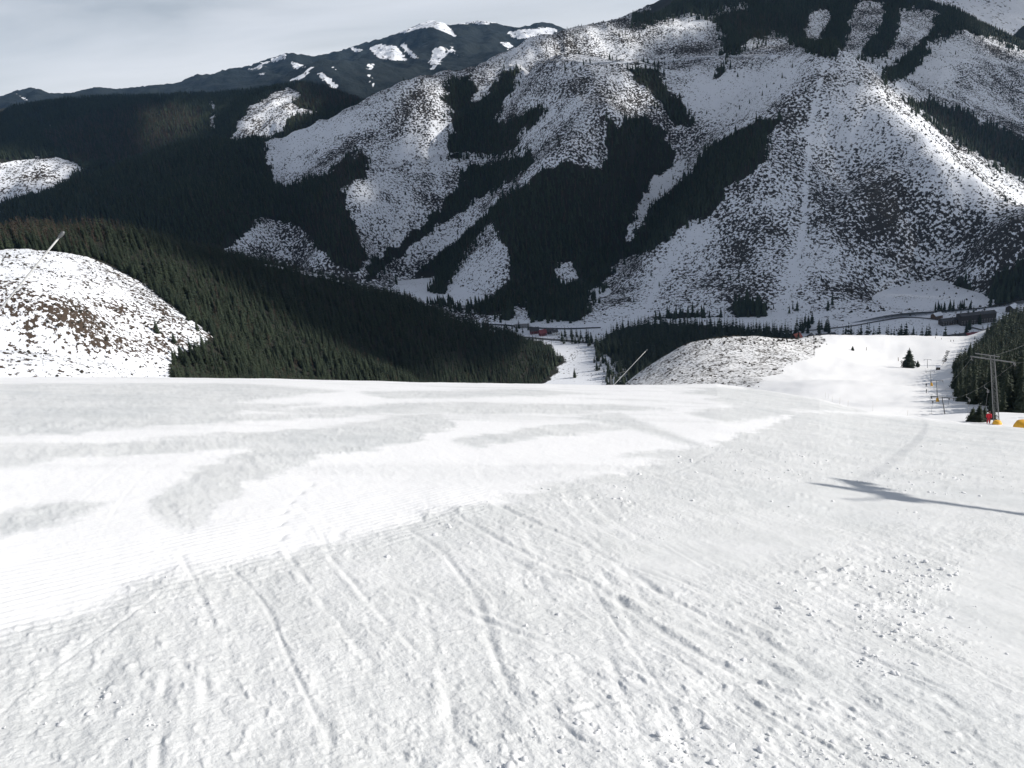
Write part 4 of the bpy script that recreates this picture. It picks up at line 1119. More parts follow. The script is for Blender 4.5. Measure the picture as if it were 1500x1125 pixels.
def scatter(name, pts, scl, src, idx, label=None):
    """one mass of plants: copies of the source meshes on the given points, through geometry nodes"""
    n = len(pts)
    me = bpy.data.meshes.new(name)
    me.vertices.add(n); me.vertices.foreach_set("co", np.asarray(pts, np.float32).ravel())
    a = me.attributes.new("scl", 'FLOAT_VECTOR', 'POINT'); a.data.foreach_set("vector", np.asarray(scl, np.float32).ravel())
    rot = np.zeros((n, 3), np.float32); rot[:, 2] = rng.random(n) * 6.283; rot[:, 0] = rng.normal(0, 0.03, n); rot[:, 1] = rng.normal(0, 0.03, n)
    a = me.attributes.new("rot", 'FLOAT_VECTOR', 'POINT'); a.data.foreach_set("vector", rot.ravel())
    a = me.attributes.new("pick", 'INT', 'POINT'); a.data.foreach_set("value", np.asarray(idx, np.int32))
    o = bpy.data.objects.new(name, me); COL.objects.link(o)
    o["kind"] = "stuff"
    if label:
        o["label"] = label
    ng = bpy.data.node_groups.new(name, 'GeometryNodeTree')
    ng.interface.new_socket("Geometry", in_out='INPUT', socket_type='NodeSocketGeometry')
    ng.interface.new_socket("Geometry", in_out='OUTPUT', socket_type='NodeSocketGeometry')
    gi = ng.nodes.new("NodeGroupInput"); go = ng.nodes.new("NodeGroupOutput")
    join = ng.nodes.new("GeometryNodeJoinGeometry")
    for s_ in reversed(src):
        oi = ng.nodes.new("GeometryNodeObjectInfo"); oi.inputs["Object"].default_value = s_; oi.inputs["As Instance"].default_value = False
        gti = ng.nodes.new("GeometryNodeGeometryToInstance")
        ng.links.new(oi.outputs["Geometry"], gti.inputs[0]); ng.links.new(gti.outputs[0], join.inputs[0])
    ip = ng.nodes.new("GeometryNodeInstanceOnPoints")
    def att(nm, ty):
        q = ng.nodes.new("GeometryNodeInputNamedAttribute"); q.data_type = ty; q.inputs["Name"].default_value = nm
        return q.outputs["Attribute"]
    ng.links.new(gi.outputs[0], ip.inputs["Points"]); ng.links.new(join.outputs[0], ip.inputs["Instance"])
    ip.inputs["Pick Instance"].default_value = True
    ng.links.new(att("pick", 'INT'), ip.inputs["Instance Index"])
    ng.links.new(att("scl", 'FLOAT_VECTOR'), ip.inputs["Scale"])
    er = ng.nodes.new("FunctionNodeEulerToRotation"); ng.links.new(att("rot", 'FLOAT_VECTOR'), er.inputs[0])
    ng.links.new(er.outputs[0], ip.inputs["Rotation"])
    ng.links.new(ip.outputs[0], go.inputs[0])
    md = o.modifiers.new("scatter", 'NODES'); md.node_group = ng
    return o

def bilin(Zg, xs, ys, x, y):
    fx = np.clip((x - xs[0]) / (xs[1] - xs[0]), 0, len(xs) - 1.001); fy = np.clip((y - ys[0]) / (ys[1] - ys[0]), 0, len(ys) - 1.001)
    ix = fx.astype(int); iy = fy.astype(int); tx = fx - ix; ty = fy - iy
    return (Zg[iy, ix] * (1 - tx) + Zg[iy, ix + 1] * tx) * (1 - ty) + (Zg[iy + 1, ix] * (1 - tx) + Zg[iy + 1, ix + 1] * tx) * ty

def jitter_grid(x0, x1, y0, y1, sp):
    X, Y = np.meshgrid(np.arange(x0, x1, sp), np.arange(y0, y1, sp))
    X = X + rng.uniform(-.48, .48, X.shape) * sp; Y = Y + rng.uniform(-.48, .48, X.shape) * sp
    return X.ravel(), Y.ravel()

def in_view(px, py, m=60):
    return (px > -m) & (px < 1500 + m) & (py > -m) & (py < 660)

# --- woods of the main mountain
mxs, mys = MX[0], MY[:, 0]
x, y = jitter_grid(-1450, 2300, 1090, 3300, 6.6)
z = bilin(MZ, mxs, mys, x, y)
px, py = project(x, y, z)
ok = forest_mask_m(px + rng.normal(0, 3.4, len(x)) * (1 + 2.0 * (rng.random(len(x)) < 0.12)), py + rng.normal(0, 3.8, len(x)) * (1 + 2.0 * (rng.random(len(x)) < 0.12)), x, y) & ((px < 400) | forest_mask_m(px + rng.normal(0, 2, len(x)), py - 9.0, x, y)) & in_view(px, py) & (z > VALLEY - 2)
x, y, z, px, py = (q[ok] for q in (x, y, z, px, py))
h = rng.uniform(13, 25, len(x)) * (0.85 + 0.25 * fbm(x * 0.01, y * 0.01, 2, 1))
brown_zone = inany(px, py, [[(500, 225), (545, 215), (540, 300), (535, 400), (480, 370), (440, 330), (480, 270)], [(1060, 20), (1200, 30), (1180, 60), (1085, 60)], [(1330, 140), (1500, 200), (1500, 262), (1400, 200)]])
pick = rng.integers(0, 6, len(x)); lm = (rng.random(len(x)) < np.where(brown_zone, 0.42, 0.06))
pick[lm] = 6 + rng.integers(0, 3, lm.sum())
wv = rng.uniform(0.85, 1.25, len(x))
scatter("mountain_spruce_forest", np.stack([x, y, z - 0.4], 1), np.stack([h * wv, h * wv, h], 1), SRC_FAR + SRC_LARCH, pick, "dark spruce forest in the gullies of the snowy mountain across the valley")
# single trees dotted over the open slopes and along the wood edges
x, y = jitter_grid(-1100, 2000, 1100, 3000, 17)
z = bilin(MZ, mxs, mys, x, y); px, py = project(x, y, z)
nf = fbm(x * 0.008, y * 0.008, 3, 5)
ok = (~forest_mask_m(px, py, x, y)) & in_view(px, py) & (z > VALLEY + 2) & (rng.random(len(x)) < np.clip(0.03 + 0.16 * nf, 0.0, 0.3) + 0.42 * (np.abs(bilin(fatt, mxs, mys, x, y) - 0.3) < 0.27))
x, y, z = x[ok], y[ok], z[ok]
h = rng.uniform(5, 14, len(x))
scatter("mountain_young_trees", np.stack([x, y, z - 0.3], 1), np.stack([h, h, h], 1), SRC_FAR, rng.integers(0, 6, len(x)), "scattered young spruces on the open snowy slopes of the mountain")
# brushwood on the clear-cuts
x, y = jitter_grid(-1100, 2000, 1100, 2950, 4.9)
z = bilin(MZ, mxs, mys, x, y); px, py = project(x, y, z)
li = bilin(lit, mxs, mys, x, y)
cl_ = fbm(x * 0.03, y * 0.03, 3, 3)
ok = (~forest_mask_m(px, py, x, y)) & in_view(px, py, 20) & (z > VALLEY + 1) & (rng.random(len(x)) < np.clip(li * 1.1 + 0.50 * cl_ + 0.03, 0.015, 0.95) * (li > 0.01))
x, y, z, li = x[ok], y[ok], z[ok], li[ok]
sz = np.minimum(1.15 * (1 - rng.random(len(x))) ** -0.42, 4.6) * (0.8 + 0.5 * li); hh = sz * rng.uniform(0.5, 0.95, len(x))
scatter("mountain_brushwood", np.stack([x, y, z - 0.15], 1), np.stack([sz * 1.5, sz * 1.5, hh], 1), SRC_SHRUB, rng.integers(0, 4, len(x)), "low dark brushwood dotting the snowy clear cuts of the mountain")
N_BRUSH = len(x)

# --- woods of the ridges beyond
lxs, lys = LX[0], LY[:, 0]
x, y = jitter_grid(-2600, 350, 2300, 4100, 9.0)
z = bilin(LZ, lxs, lys, x, y); px, py = project(x, y, z)
ok = (~clear_mask_l(px, py, x, y)) & in_view(px, py, 20) & (py < 320)
x, y, z, px, py = (q[ok] for q in (x, y, z, px, py))
h = rng.uniform(13, 24, len(x))
pick = rng.integers(0, 6, len(x))
lm = inany(px, py, [[(60, 200), (130, 170), (230, 150), (300, 165), (280, 200), (180, 240), (110, 240)], [(400, 135), (470, 120), (560, 150), (440, 165)]]) & (rng.random(len(x)) < 0.6)
pick[lm] = 6 + rng.integers(0, 3, lm.sum())
scatter("ridge_spruce_forest", np.stack([x, y, z - 0.4], 1), np.stack([h * 1.1, h * 1.1, h], 1), SRC_FAR + SRC_LARCH, pick, "dark mixed forest covering the ridges beyond the valley on the left")
x, y = jitter_grid(-2600, 350, 2300, 3400, 9.0)
z = bilin(LZ, lxs, lys, x, y); px, py = project(x, y, z)
ok = clear_mask_l(px, py, x, y) & in_view(px, py, 20) & (rng.random(len(x)) < 0.5)
x, y, z = x[ok], y[ok], z[ok]; sz = rng.uniform(2, 4.5, len(x))
scatter("ridge_brushwood", np.stack([x, y, z - 0.2], 1), np.stack([sz * 1.5, sz * 1.5, sz * .7], 1), SRC_SHRUB, rng.integers(0, 4, len(x)), "brushwood on the snowy clearings of the far left ridge")

# --- candidates for single trees: the knoll's wood, the wood by the lift and the valley trees
cand = []          # x, y, z, height, site
hxs, hys = HX[0], HY[:, 0]
x, y = jitter_grid(-940, 200, 320, 1240, 4.6)
z = bilin(HZ, hxs, hys, x, y); px, py = project(x, y, z)
past_crest = (y > 640) & (px < 330) & (py > 366) & (py < 380)
z = np.maximum(z, VALLEY - 1.0)
px, py = project(x, y, z)
ok = forest_mask_h(px, py, x, y) & in_view(px, py) & (z > VALLEY - 2)
tops = rng.uniform(11, 19, len(x)) * (0.85 + 0.3 * fbm(x * 0.02, y * 0.02, 2, 1))
edge = inany(px, py, [[(225, 500), (320, 490), (330, 560), (225, 560)]])
tops = np.where(edge, tops * rng.uniform(0.45, 0.9, len(x)), tops)
for i in np.nonzero(ok)[0]:
    cand.append((x[i], y[i], z[i], tops[i], 0))
for (p, Y, hgt) in (((238, 518), 560, 12.0), ((262, 528), 560, 9), ((283, 500), 600, 12), ((296, 512), 590, 10), ((306, 505), 600, 13), ((272, 540), 540, 10), ((318, 520), 600, 14)):
    v = P(p[0], p[1], Y); cand.append((v[0], v[1], float(bilin(HZ, hxs, hys, np.array([v[0]]), np.array([v[1]]))[0]), hgt, 3))
# the wood on the right, beside the drag lift
x, y = jitter_grid(75, 520, 112, 640, 4.0)
fx_ = np.interp(y, _fy, _fx)
ok = (x > fx_ + 1.5) & (x < fx_ + 120)
for xx, yy in zip(x[ok], y[ok]):
    d = xx - np.interp(yy, _fy, _fx)
    cand.append((xx, yy, None, random.uniform(11, 19) * (0.45 + 0.55 * min(1, d / 14)) * (1.0 if yy > 150 else 0.85), 1))
# trees on the valley floor
VT = [([(868, 512), (905, 484), (960, 477), (1060, 481), (1110, 487), (1170, 493), (1170, 508), (1000, 520), (965, 565), (940, 585), (925, 568), (932, 530), (905, 518), (888, 522)], 6.5, 12, 22, 0.8),
      ([(820, 505), (826, 490), (850, 492), (870, 500), (866, 510), (845, 506)], 7, 10, 18, 0.75), ([(1225, 505), (1400, 505), (1400, 514), (1225, 514)], 7.0, 20, 32, 0.8), ([(886, 550), (906, 530), (926, 534), (928, 580), (892, 580)], 7, 10, 17, 0.6), ([(872, 516), (905, 505), (915, 530), (935, 574), (888, 574), (884, 550), (868, 541)], 7.0, 9, 17, 0.62), ([(895, 512), (940, 512), (985, 522), (962, 568), (925, 545)], 6.5, 10, 18, 0.8), ([(1160, 478), (1195, 474), (1215, 476), (1215, 490), (1165, 490)], 8, 12, 20, 0.7), ([(1400, 470), (1500, 462), (1500, 500), (1420, 500)], 11, 12, 22, 0.6),
      ([(740, 478), (780, 480), (780, 489), (740, 487)], 8, 8, 15, 0.5), ([(1080, 484), (1170, 488), (1170, 496), (1080, 494)], 7, 10, 18, 0.7)]
for pl, sp, h0, h1, pr in VT:
    pw = np.array([PZ(a, b, VALLEY) for a, b in pl])
    x, y = jitter_grid(pw[:, 0].min(), pw[:, 0].max(), pw[:, 1].min(), pw[:, 1].max(), sp)
    ok = inpoly(x, y, pw[:, :2]) & (rng.random(len(x)) < pr)
    for xx, yy in zip(x[ok], y[ok]):
        cand.append((xx, yy, None, random.uniform(h0, h1), 2))
for (a, b, hgt) in ((842, 552, 14), (812, 553, 0), (905, 560, 13), (930, 558, 14), (948, 545, 15), (897, 572, 12), (838, 505, 8)):
    if hgt:
        v = PZ(a, b, VALLEY); cand.append((v[0], v[1], None, hgt, 2))
cand = [list(c) for c in cand]
ca = np.array([[c[0], c[1]] for c in cand])
zz = np.maximum(ground_base(ca[:, 0], ca[:, 1]), valley_z(ca[:, 0], ca[:, 1]))
for c, q in zip(cand, zz):
    if c[2] is None:
        c[2] = float(q)
# how much of each tree the photograph can show: paint silhouettes from near to far
arr = np.array(cand, float)
bx, by = project(arr[:, 0], arr[:, 1], arr[:, 2]); tx, ty = project(arr[:, 0], arr[:, 1], arr[:, 2] + arr[:, 3])
order = np.argsort(arr[:, 1])
buf = np.zeros((320, 750), bool)
cr_x = np.array([p[0] for p in _crest]); cr_y = np.array([p[1] for p in _crest])
vis = np.zeros(len(arr))
for cx in range(750):
    buf[int(np.interp(cx * 2, cr_x, cr_y) / 2):, cx] = True
lowcrest = [(900, 562), (985, 502), (1050, 496), (1250, 493), (1400, 495)]
for i in order:
    if arr[i, 1] > 640:       # behind the lip of the lower piste
        break
    xa, xb, ya, yb = bx[i] / 2, tx[i] / 2, by[i] / 2, ty[i] / 2
    for r_ in range(max(0, int(yb)), min(319, int(ya)) + 1):
        t = (r_ - yb) / max(ya - yb, 1e-3); w = (ya - yb) * 0.17 * t
        c0 = int(xb + (xa - xb) * t - w); c1 = int(xb + (xa - xb) * t + w) + 1
        c0, c1 = max(c0, 0), min(c1, 750)
        if c1 > c0:
            seg = buf[r_, c0:c1]; vis[i] += (~seg).sum(); seg[:] = True
for cx in range(450, 715):
    buf[int(np.interp(cx * 2, [p[0] for p in lowcrest], [p[1] for p in lowcrest]) / 2):, cx] = True
for i in order:
    if arr[i, 1] <= 640:
        continue
    xa, xb, ya, yb = bx[i] / 2, tx[i] / 2, by[i] / 2, ty[i] / 2
    for r_ in range(max(0, int(yb)), min(319, int(ya)) + 1):
        t = (r_ - yb) / max(ya - yb, 1e-3); w = (ya - yb) * 0.17 * t
        c0 = int(xb + (xa - xb) * t - w); c1 = int(xb + (xa - xb) * t + w) + 1
        c0, c1 = max(c0, 0), min(c1, 750)
        if c1 > c0:
            seg = buf[r_, c0:c1]; vis[i] += (~seg).sum(); seg[:] = True
best = np.argsort(-vis)[:290]
best = [i for i in best if vis[i] >= 6]
single = np.zeros(len(arr), bool); single[best] = True

# single spruces: crown and trunk
def crown_mesh(seed, R):
    return spruce_crown(seed, 1.0, R, 17, 9, twigs=True, base=0.05, droop=0.5).mesh("spruce_crown", [MAT_NEEDLE])
CROWNS = [crown_mesh(100 + i, 0.16 + 0.02 * (i % 3)) for i in range(5)]
_mb = MB(); _mb.tube([(0, 0, -0.08), (0, 0, 0.3), (0, 0, 0.93)], [0.017, 0.012, 0.003], 7, caps=False)
TRUNK = _mb.mesh("spruce_trunk", [MAT_BARK], True)
def spruce_tree(x, y, z, h, label, group=None, wide=1.0):
    t = thing("spruce_tree", label, "spruce tree", (x, y, z - 0.02 * h), random.random() * 6.28, group)
    t.scale = (h * wide, h * wide, h)
    part("crown", random.choice(CROWNS), t); part("trunk", TRUNK, t)
    return t
GRP = {0: ("spruce standing in the dense forest that covers the knoll on the left", "spruces of the knoll forest"),
       1: ("spruce in the dark wood to the right of the drag lift", "spruces of the wood beside the drag lift"),
       2: ("small distant spruce on the floor of the valley", "spruces on the valley floor"),
       3: ("young spruce at the ragged lower edge of the knoll forest, next to the clear cut", "young spruces at the edge of the clear cut")}
def tree_label(i):
    site = int(arr[i, 4]); a, b = bx[i], by[i]
    lb, gp = GRP[site]
    if site == 0:
        if a < 235 and arr[i, 1] > 600:
            return "spruce in the line of trees on the skyline of the snowy clear cut knoll", "spruces along the top of the clear cut"
        if a < 330:
            return "spruce on the left front edge of the knoll forest, bordering the snowy clear cut", "spruces along the side of the clear cut"
        if a > 690:
            return "spruce at the right tip of the knoll forest, next to the sunlit valley meadow", "spruces at the tip of the knoll forest"
        if ty[i] > 500:
            return "spruce low in the knoll forest, just above the crest of the near ski slope", "spruces low in the knoll forest"
        return "spruce inside the dense forest on the back of the knoll, left of the valley", "spruces inside the knoll forest"
    if site == 1:
        if a > 1440:
            return "tall spruce in the dark wood behind the grey lattice lift tower", "spruces behind the lattice tower"
        return "spruce on the left edge of the wood, beside the padded lift towers", "spruces at the left edge of the lift wood"
    if site == 2:
        if a > 1200:
            return "spruce in the row standing behind the far lip of the lower piste", "spruces behind the lip of the lower piste"
        if a > 965:
            return "spruce in the dark valley grove behind the snowy bank", "spruces behind the snowy bank"
        if a < 862 and b > 525:
            return "lone spruce casting a shadow on the valley meadow", "spruces on the valley meadow"
        if a < 875:
            return "spruce in the small group between the red houses and the valley meadow", "spruces by the red houses"
        return "spruce in the dark grove right of the valley meadow, behind the thin snow lance", "spruces right of the valley meadow"
    return lb, gp
for i in best:
    lb, gp = tree_label(i)
    spruce_tree(arr[i, 0], arr[i, 1], arr[i, 2], arr[i, 3], lb, gp, random.uniform(0.9, 1.25))
for site, nm, src, lb in ((0, "knoll_spruce_forest", SRC_MID, "dense dark spruce forest over the back of the knoll on the left"), (1, "lift_side_spruce_wood", SRC_MID, "dark spruce wood at the right edge beside the drag lift"), (2, "valley_spruce_groves", SRC_MID, "groves of dark spruce on the valley floor")):
    m = (arr[:, 4] == site) & ~single
    if m.sum() == 0:
        continue
    q = arr[m]; wv = rng.uniform(0.9, 1.25, len(q)); src_ = src; pk = rng.integers(0, 5, len(q))
    if site == 0:
        src_ = SRC_MID + SRC_LARCH
        lm = (rng.random(len(q)) < np.where(q[:, 0] < -330, 0.55, 0.05))
        pk[lm] = 5 + rng.integers(0, 3, lm.sum())
    scatter(nm, np.stack([q[:, 0], q[:, 1], q[:, 2] - 0.3], 1), np.stack([q[:, 3] * wv, q[:, 3] * wv, q[:, 3]], 1), src_, pk, lb)
# brushwood of the knoll
x, y = jitter_grid(-900, 150, 330, 900, 2.1)
z = bilin(HZ, hxs, hys, x, y); px, py = project(x, y, z); li = bilin(hl, hxs, hys, x, y)
ok = (~forest_mask_h(px, py, x, y)) & in_view(px, py, 10) & (px < 350) & (rng.random(len(x)) < np.clip(0.75 * li + 0.04 + 0.3 * fbm(x * .05, y * .05, 3, 2), 0.10, 0.9))
x, y, z, li = x[ok], y[ok], z[ok], li[ok]; sz = np.minimum(0.5 * (1 - rng.random(len(x))) ** -0.45, 2.2) * (0.6 + 0.9 * li)
scatter("knoll_brushwood", np.stack([x, y, z - 0.08], 1), np.stack([sz * 1.6, sz * 1.6, sz * .75], 1), SRC_SHRUB, rng.integers(0, 4, len(x)), "brown brushwood and stumps poking through the snow of the clear cut knoll")
# brushwood of the bank beside the lower piste
x, y = jitter_grid(-60, 330, 200, 680, 2.4)
z = ground_base(x, y); px, py = project(x, y, z)
ok = inany(px + rng.normal(0, 5, len(x)), py + rng.normal(0, 3, len(x)), LIT_BANK) & (rng.random(len(x)) < np.clip(0.10 + 0.35 * fbm(x * 0.03, y * 0.03, 3, 3) + 0.25 * (py < 505), 0.01, 0.7))
x, y, z = x[ok], y[ok], z[ok]; sz = rng.uniform(0.5, 1.7, len(x))
scatter("bank_brushwood", np.stack([x, y, z - 0.05], 1), np.stack([sz * 1.7, sz * 1.7, sz * .7], 1), SRC_SHRUB, rng.integers(0, 4, len(x)), "dark brushwood and stumps on the snowy bank left of the lower piste")
# small bushes on the open valley floor
x, y = jitter_grid(-400, 900, 950, 1500, 9)
z = valley_z(x, y); px, py = project(x, y, z)
ok = in_view(px, py) & (rng.random(len(x)) < np.clip(0.05 + 0.3 * fbm(x * 0.012, y * 0.012, 3, 2) + 0.25 * ((px > 1380) & (py < 500)), 0, 0.6)) & ~inpoly(px, py, [(785, 500), (865, 500), (880, 520), (840, 548), (800, 530)])
x, y, z = x[ok], y[ok], z[ok]; sz = rng.uniform(0.8, 3.2, len(x))
scatter("valley_brushwood", np.stack([x, y, z - 0.1], 1), np.stack([sz * 1.5, sz * 1.5, sz], 1), SRC_SHRUB, rng.integers(0, 4, len(x)), "dark bushes scattered over the snowy valley floor")

# ------------------------------------------------------------------ drag lift
V = mathutils.Vector
def lattice(mb, H, w0, w1, step, bar=0.035):
    """four tapering legs with zigzag lacing"""
    for sx in (-1, 1):
        for sy in (-1, 1):
            mb.tube([(sx * w0, sy * w0, -0.6), (sx * w1, sy * w1, H)], bar, 4)
    n = int(H / step)
    for i in range(n):
        z0, z1 = H * i / n, H * (i + 1) / n
        a, b = w0 + (w1 - w0) * i / n, w0 + (w1 - w0) * (i + 1) / n
        s1 = 1 if i % 2 else -1
        for s2 in (-1, 1):
            mb.tube([(s1 * a, s2 * a, z0), (-s1 * b, s2 * b, z1)], bar * 0.55, 3, caps=False)
            mb.tube([(s2 * a, s1 * a, z0), (s2 * b, -s1 * b, z1)], bar * 0.55, 3, caps=False)
            mb.tube([(-b, s2 * b, z1), (b, s2 * b, z1)], bar * 0.55, 3, caps=False)
    return mb

def wheel(mb, c, r, w, axis_y=True):
    n = 10; vs = []; fs = []
    for s_ in (-1, 1):
        for k in range(n):
            a = 2 * pi * k / n
            vs.append((c[0] + s_ * w, c[1] + r * cos(a), c[2] + r * sin(a)))
    for k in range(n):
        fs.append((k, (k + 1) % n, n + (k + 1) % n, n + k))
    fs.append(tuple(range(n))[::-1]); fs.append(tuple(n + k for k in range(n)))
    mb.add(vs, fs)

def lift_tower(x, y, z, label, H=9.0, arm=5.4, kind="lattice", lean=(0, 0), yaw=0.0, pad=0.0, steel=None, tilt=0.0, group="towers of the drag lift"):
    t = thing("lift_tower", label, "lift tower", (x, y, z), yaw, group)
    t.rotation_euler = mathutils.Euler((-lean[1], lean[0], yaw))
    steel = steel or MAT_STEEL
    m = MB()
    if kind == "lattice":
        lattice(m, H, 0.36, 0.25, 1.0, 0.038)
    else:
        m.tube([(0, 0, -0.8), (0, 0, H * 0.5), (0, 0, H)], [0.15, 0.13, 0.10], 10)
    m.build("mast", steel, t, kind != "lattice")
    a = MB()
    rt = mathutils.Matrix.Rotation(-tilt, 3, 'Y')
    a.box((0, -0.1, H - 0.12), (arm, 0.12, 0.16), 0, rt)
    a.build("crossarm", steel, t)
    if kind == "lattice":
        b = MB(); b.box((-0.6, 0.0, H + 0.55), (3.1, 0.10, 0.12), 0, rt); b.tube([(-0.25, 0, H), (-0.25, 0, H + 0.55)], 0.05, 5); b.tube([(0.25, 0, H), (0.25, 0, H + 0.55)], 0.05, 5)
        b.build("upper_beam", steel, t)
    for sx in (-1, 1):
        xx = sx * (arm / 2 - 0.25)
        H_, H = H, H + xx * tilt
        sh = MB(); sh.box((xx, 0, H - 0.42), (0.10, 1.5, 0.12)); sh.tube([(xx, -0.1, H - 0.2), (xx, 0, H - 0.42)], 0.04, 5)
        bt = sh.build("sheave_beam", steel, t)
        for yy in (-0.6, -0.2, 0.2, 0.6):
            w = MB(); wheel(w, (xx + 0.10, yy, H - 0.46), 0.17, 0.045); w.build("sheave", MAT_RUBBER, bt)
        br = MB()
        br.tube(spline([(xx, -0.1, H - 0.1), (xx + sx * 0.1, -0.5, H - 0.45), (xx + sx * 0.1, -0.9, H - 0.25), (xx, -1.1, H + 0.1)], 4), 0.028, 5)
        br.build("cable_guide", steel, t, True)
        H = H_
    if kind == "lattice":
        for yy in np.arange(0.5, H - 0.4, 0.33):
            pass
        ld = MB()
        for sx in (-0.17, 0.17):
            ld.tube([(sx, -0.52, 0.3), (sx, -0.42, H - 0.2)], 0.02, 4)
        for q in np.arange(0.5, H - 0.3, 0.34):
            yv = -0.52 + 0.10 * q / H
            ld.tube([(-0.17, yv, q), (0.17, yv, q)], 0.014, 4, caps=False)
        ld.build("ladder", MAT_DARKSTEEL, t)
    if pad:
        p = MB(); p.lathe([(0.62, -0.5), (0.62, 0.0), (0.60, pad * 0.35), (0.46, pad * 0.7), (0.34, pad)], 10)
        p.build("crash_pad", MAT_PAD, t, True)
    return t

LINE_YAW = -radians(26.0)     # the cross-arms stand square to the lift line
TOW = []   # (x, y, z, H, arm, lean)
for (px, py, Y) in ((1460, 620, 107.0), (1390, 643, 170.0), (1373.5, 591, 265.0), (1365, 567, 385.0)):
    v = P(px, py, Y); TOW.append([v[0], v[1], gz(v[0], v[1])])
T = TOW
lift_tower(*T[0], "tall grey lattice lift tower with a yellow pad, beside the person in red", 10.0, 5.6, "lattice", (-0.13, 0.02), LINE_YAW, 0.0, None, -0.26)
lift_tower(*T[1], "dark bare lift mast rising from behind the slope's edge, with no yellow pad", 10.4, 4.8, "tube", (-0.20, 0.02), LINE_YAW, 0.0, MAT_DARKSTEEL, -0.24)
lift_tower(*T[2], "slim grey lift tower with a yellow pad, below the dark mast", 8.8, 4.2, "tube", (-0.10, 0.02), LINE_YAW, 2.3)
lift_tower(*T[3], "small distant lift tower with a yellow pad, farther down than the other padded one", 8.4, 4.2, "tube", (-0.16, 0.02), LINE_YAW, 2.2)
v = P(1358.5, 538, 480.0)
T_END = [v[0], v[1], gz(v[0], v[1])]
lift_tower(v[0], v[1], gz(v[0], v[1]), "short T-shaped lift post right of the lone spruce", 5.2, 4.4, "tube", (-0.05, 0), LINE_YAW, 0.0, MAT_DARKSTEEL)
T_UP = [44.0, 56.0, gz(44, 56)]
lift_tower(*T_UP, "grey lattice lift tower up the line from the one beside the person in red", 9.2, 5.6, "lattice", (-0.1, 0), LINE_YAW, 0.0)
T_TOP = [20.4, 7.6, gz(20.4, 7.6)]
lift_tower(*T_TOP, "uppermost lift tower, whose shadow falls across the near piste", 10.2, 5.4, "tube", (-0.02, 0), LINE_YAW, 0.0)

def mat_pad(px, py, Y, w, h, label):
    v = P(px, py, Y)
    t = thing("crash_mat", label, "crash mat", (v[0], v[1], gz(v[0], v[1])), LINE_YAW, None)
    m = MB(); m.lathe([(w * 0.5, -0.4), (w * 0.5, 0.02), (w * 0.47, h * 0.55), (w * 0.36, h * 0.9), (w * 0.2, h)], 14)
    m.build("padding", MAT_PAD, t, True)
    b = MB(); b.lathe([(w * 0.505, h * 0.20), (w * 0.505, h * 0.28)], 14); b.build("strap", MAT_DARKSTEEL, t)
    return t
mat_pad(1460.5, 622, 106.0, 1.25, 0.75, "low yellow crash mat wrapped round the foot of the lattice lift tower")
mat_pad(1501, 622, 96.0, 2.7, 1.75, "large domed yellow crash mat at the right edge of the photo")

# cables: two lines over the towers, sagging a little
def arm_end(tw, H, arm, lean, tilt, side):
    e = mathutils.Euler((-lean[1], lean[0], LINE_YAW))
    return V(tw) + e.to_matrix() @ V((side * (arm / 2 - 0.25) + 0.1 * 1, 0, H - 0.24 + side * (arm / 2 - 0.25) * tilt))
SPEC = [(T_TOP, 10.2, 5.4, (-0.02, 0), 0), (T_UP, 9.2, 5.6, (-0.1, 0), 0), (T[0], 10.0, 5.6, (-0.13, 0.02), -0.26), (T[1], 10.4, 4.8, (-0.20, 0.02), -0.24), (T[2], 8.8, 4.2, (-0.10, 0.02), 0), (T[3], 8.4, 4.2, (-0.16, 0.02), 0), (T_END, 5.2, 4.4, (-0.05, 0), 0)]
CABLES = {}
for side, lb in ((-1, "steel haul cable along the left ends of the lift towers' cross-arms"), (1, "steel haul cable along the right ends of the lift towers' cross-arms, before the trees")):
    ends = [arm_end(*q, side) for q in SPEC]
    pts = []
    for a, b in zip(ends[:-1], ends[1:]):
        ln = (b - a).length
        for k in range(12):
            t_ = k / 12; p = a.lerp(b, t_); p.z -= 4 * t_ * (1 - t_) * ln * 0.012; pts.append(p)
    pts.append(ends[-1]); CABLES[side] = pts
    o = MB().tube(pts, 0.010, 5).build("haul_cable", MAT_CABLE, None, True); tag(o, lb, "cable")

def cable_at(side, Y):
    pts = CABLES[side]
    for a, b in zip(pts[:-1], pts[1:]):
        if a.y <= Y <= b.y:
            return a.lerp(b, (Y - a.y) / (b.y - a.y))
    return pts[-1]
def tow_hanger(side, Y, label, ln=2.6, bar=True):
    p = cable_at(side, Y)
    t = thing("tow_hanger", label, "drag lift hanger", p, LINE_YAW, "hangers on the lift cable")
    MB().tube(spline([(0, 0, 0.05), (-0.22, 0, -0.25), (-0.30, 0, -0.65), (0.10, 0, -0.95), (0.30, 0, -1.15)], 5), 0.035, 6).build("hook", MAT_STEEL, t, True)
    d = MB(); wheel(d, (0.30, 0, -1.35), 0.24, 0.16); d.build("spring_drum", MAT_STEEL, t)
    MB().tube([(0.28, 0, -1.5), (0.18, 0, -1.5 - ln)], 0.022, 5).build("rope", MAT_STEEL, t)
    if bar:
        MB().tube([(-0.30, 0, -1.5 - ln - 0.10), (0.18, 0, -1.5 - ln), (0.62, 0, -1.5 - ln - 0.10)], 0.035, 6).build("tow_bar", MAT_RUBBER, t)
    return t
tow_hanger(1, 96.0, "drag lift hanger just above the lattice tower, its rope hanging before the dark wood", 2.4)
tow_hanger(1, 128.0, "drag lift hanger right of the dark mast, nearer to the lattice tower", 2.8)
tow_hanger(1, 148.0, "drag lift hanger midway between the lattice tower and the dark mast", 2.6)
tow_hanger(-1, 176.0, "drag lift hanger swinging low beside the dark mast", 2.8)
tow_hanger(1, 205.0, "small drag lift hanger below the dark mast, over the wood's edge", 2.4)

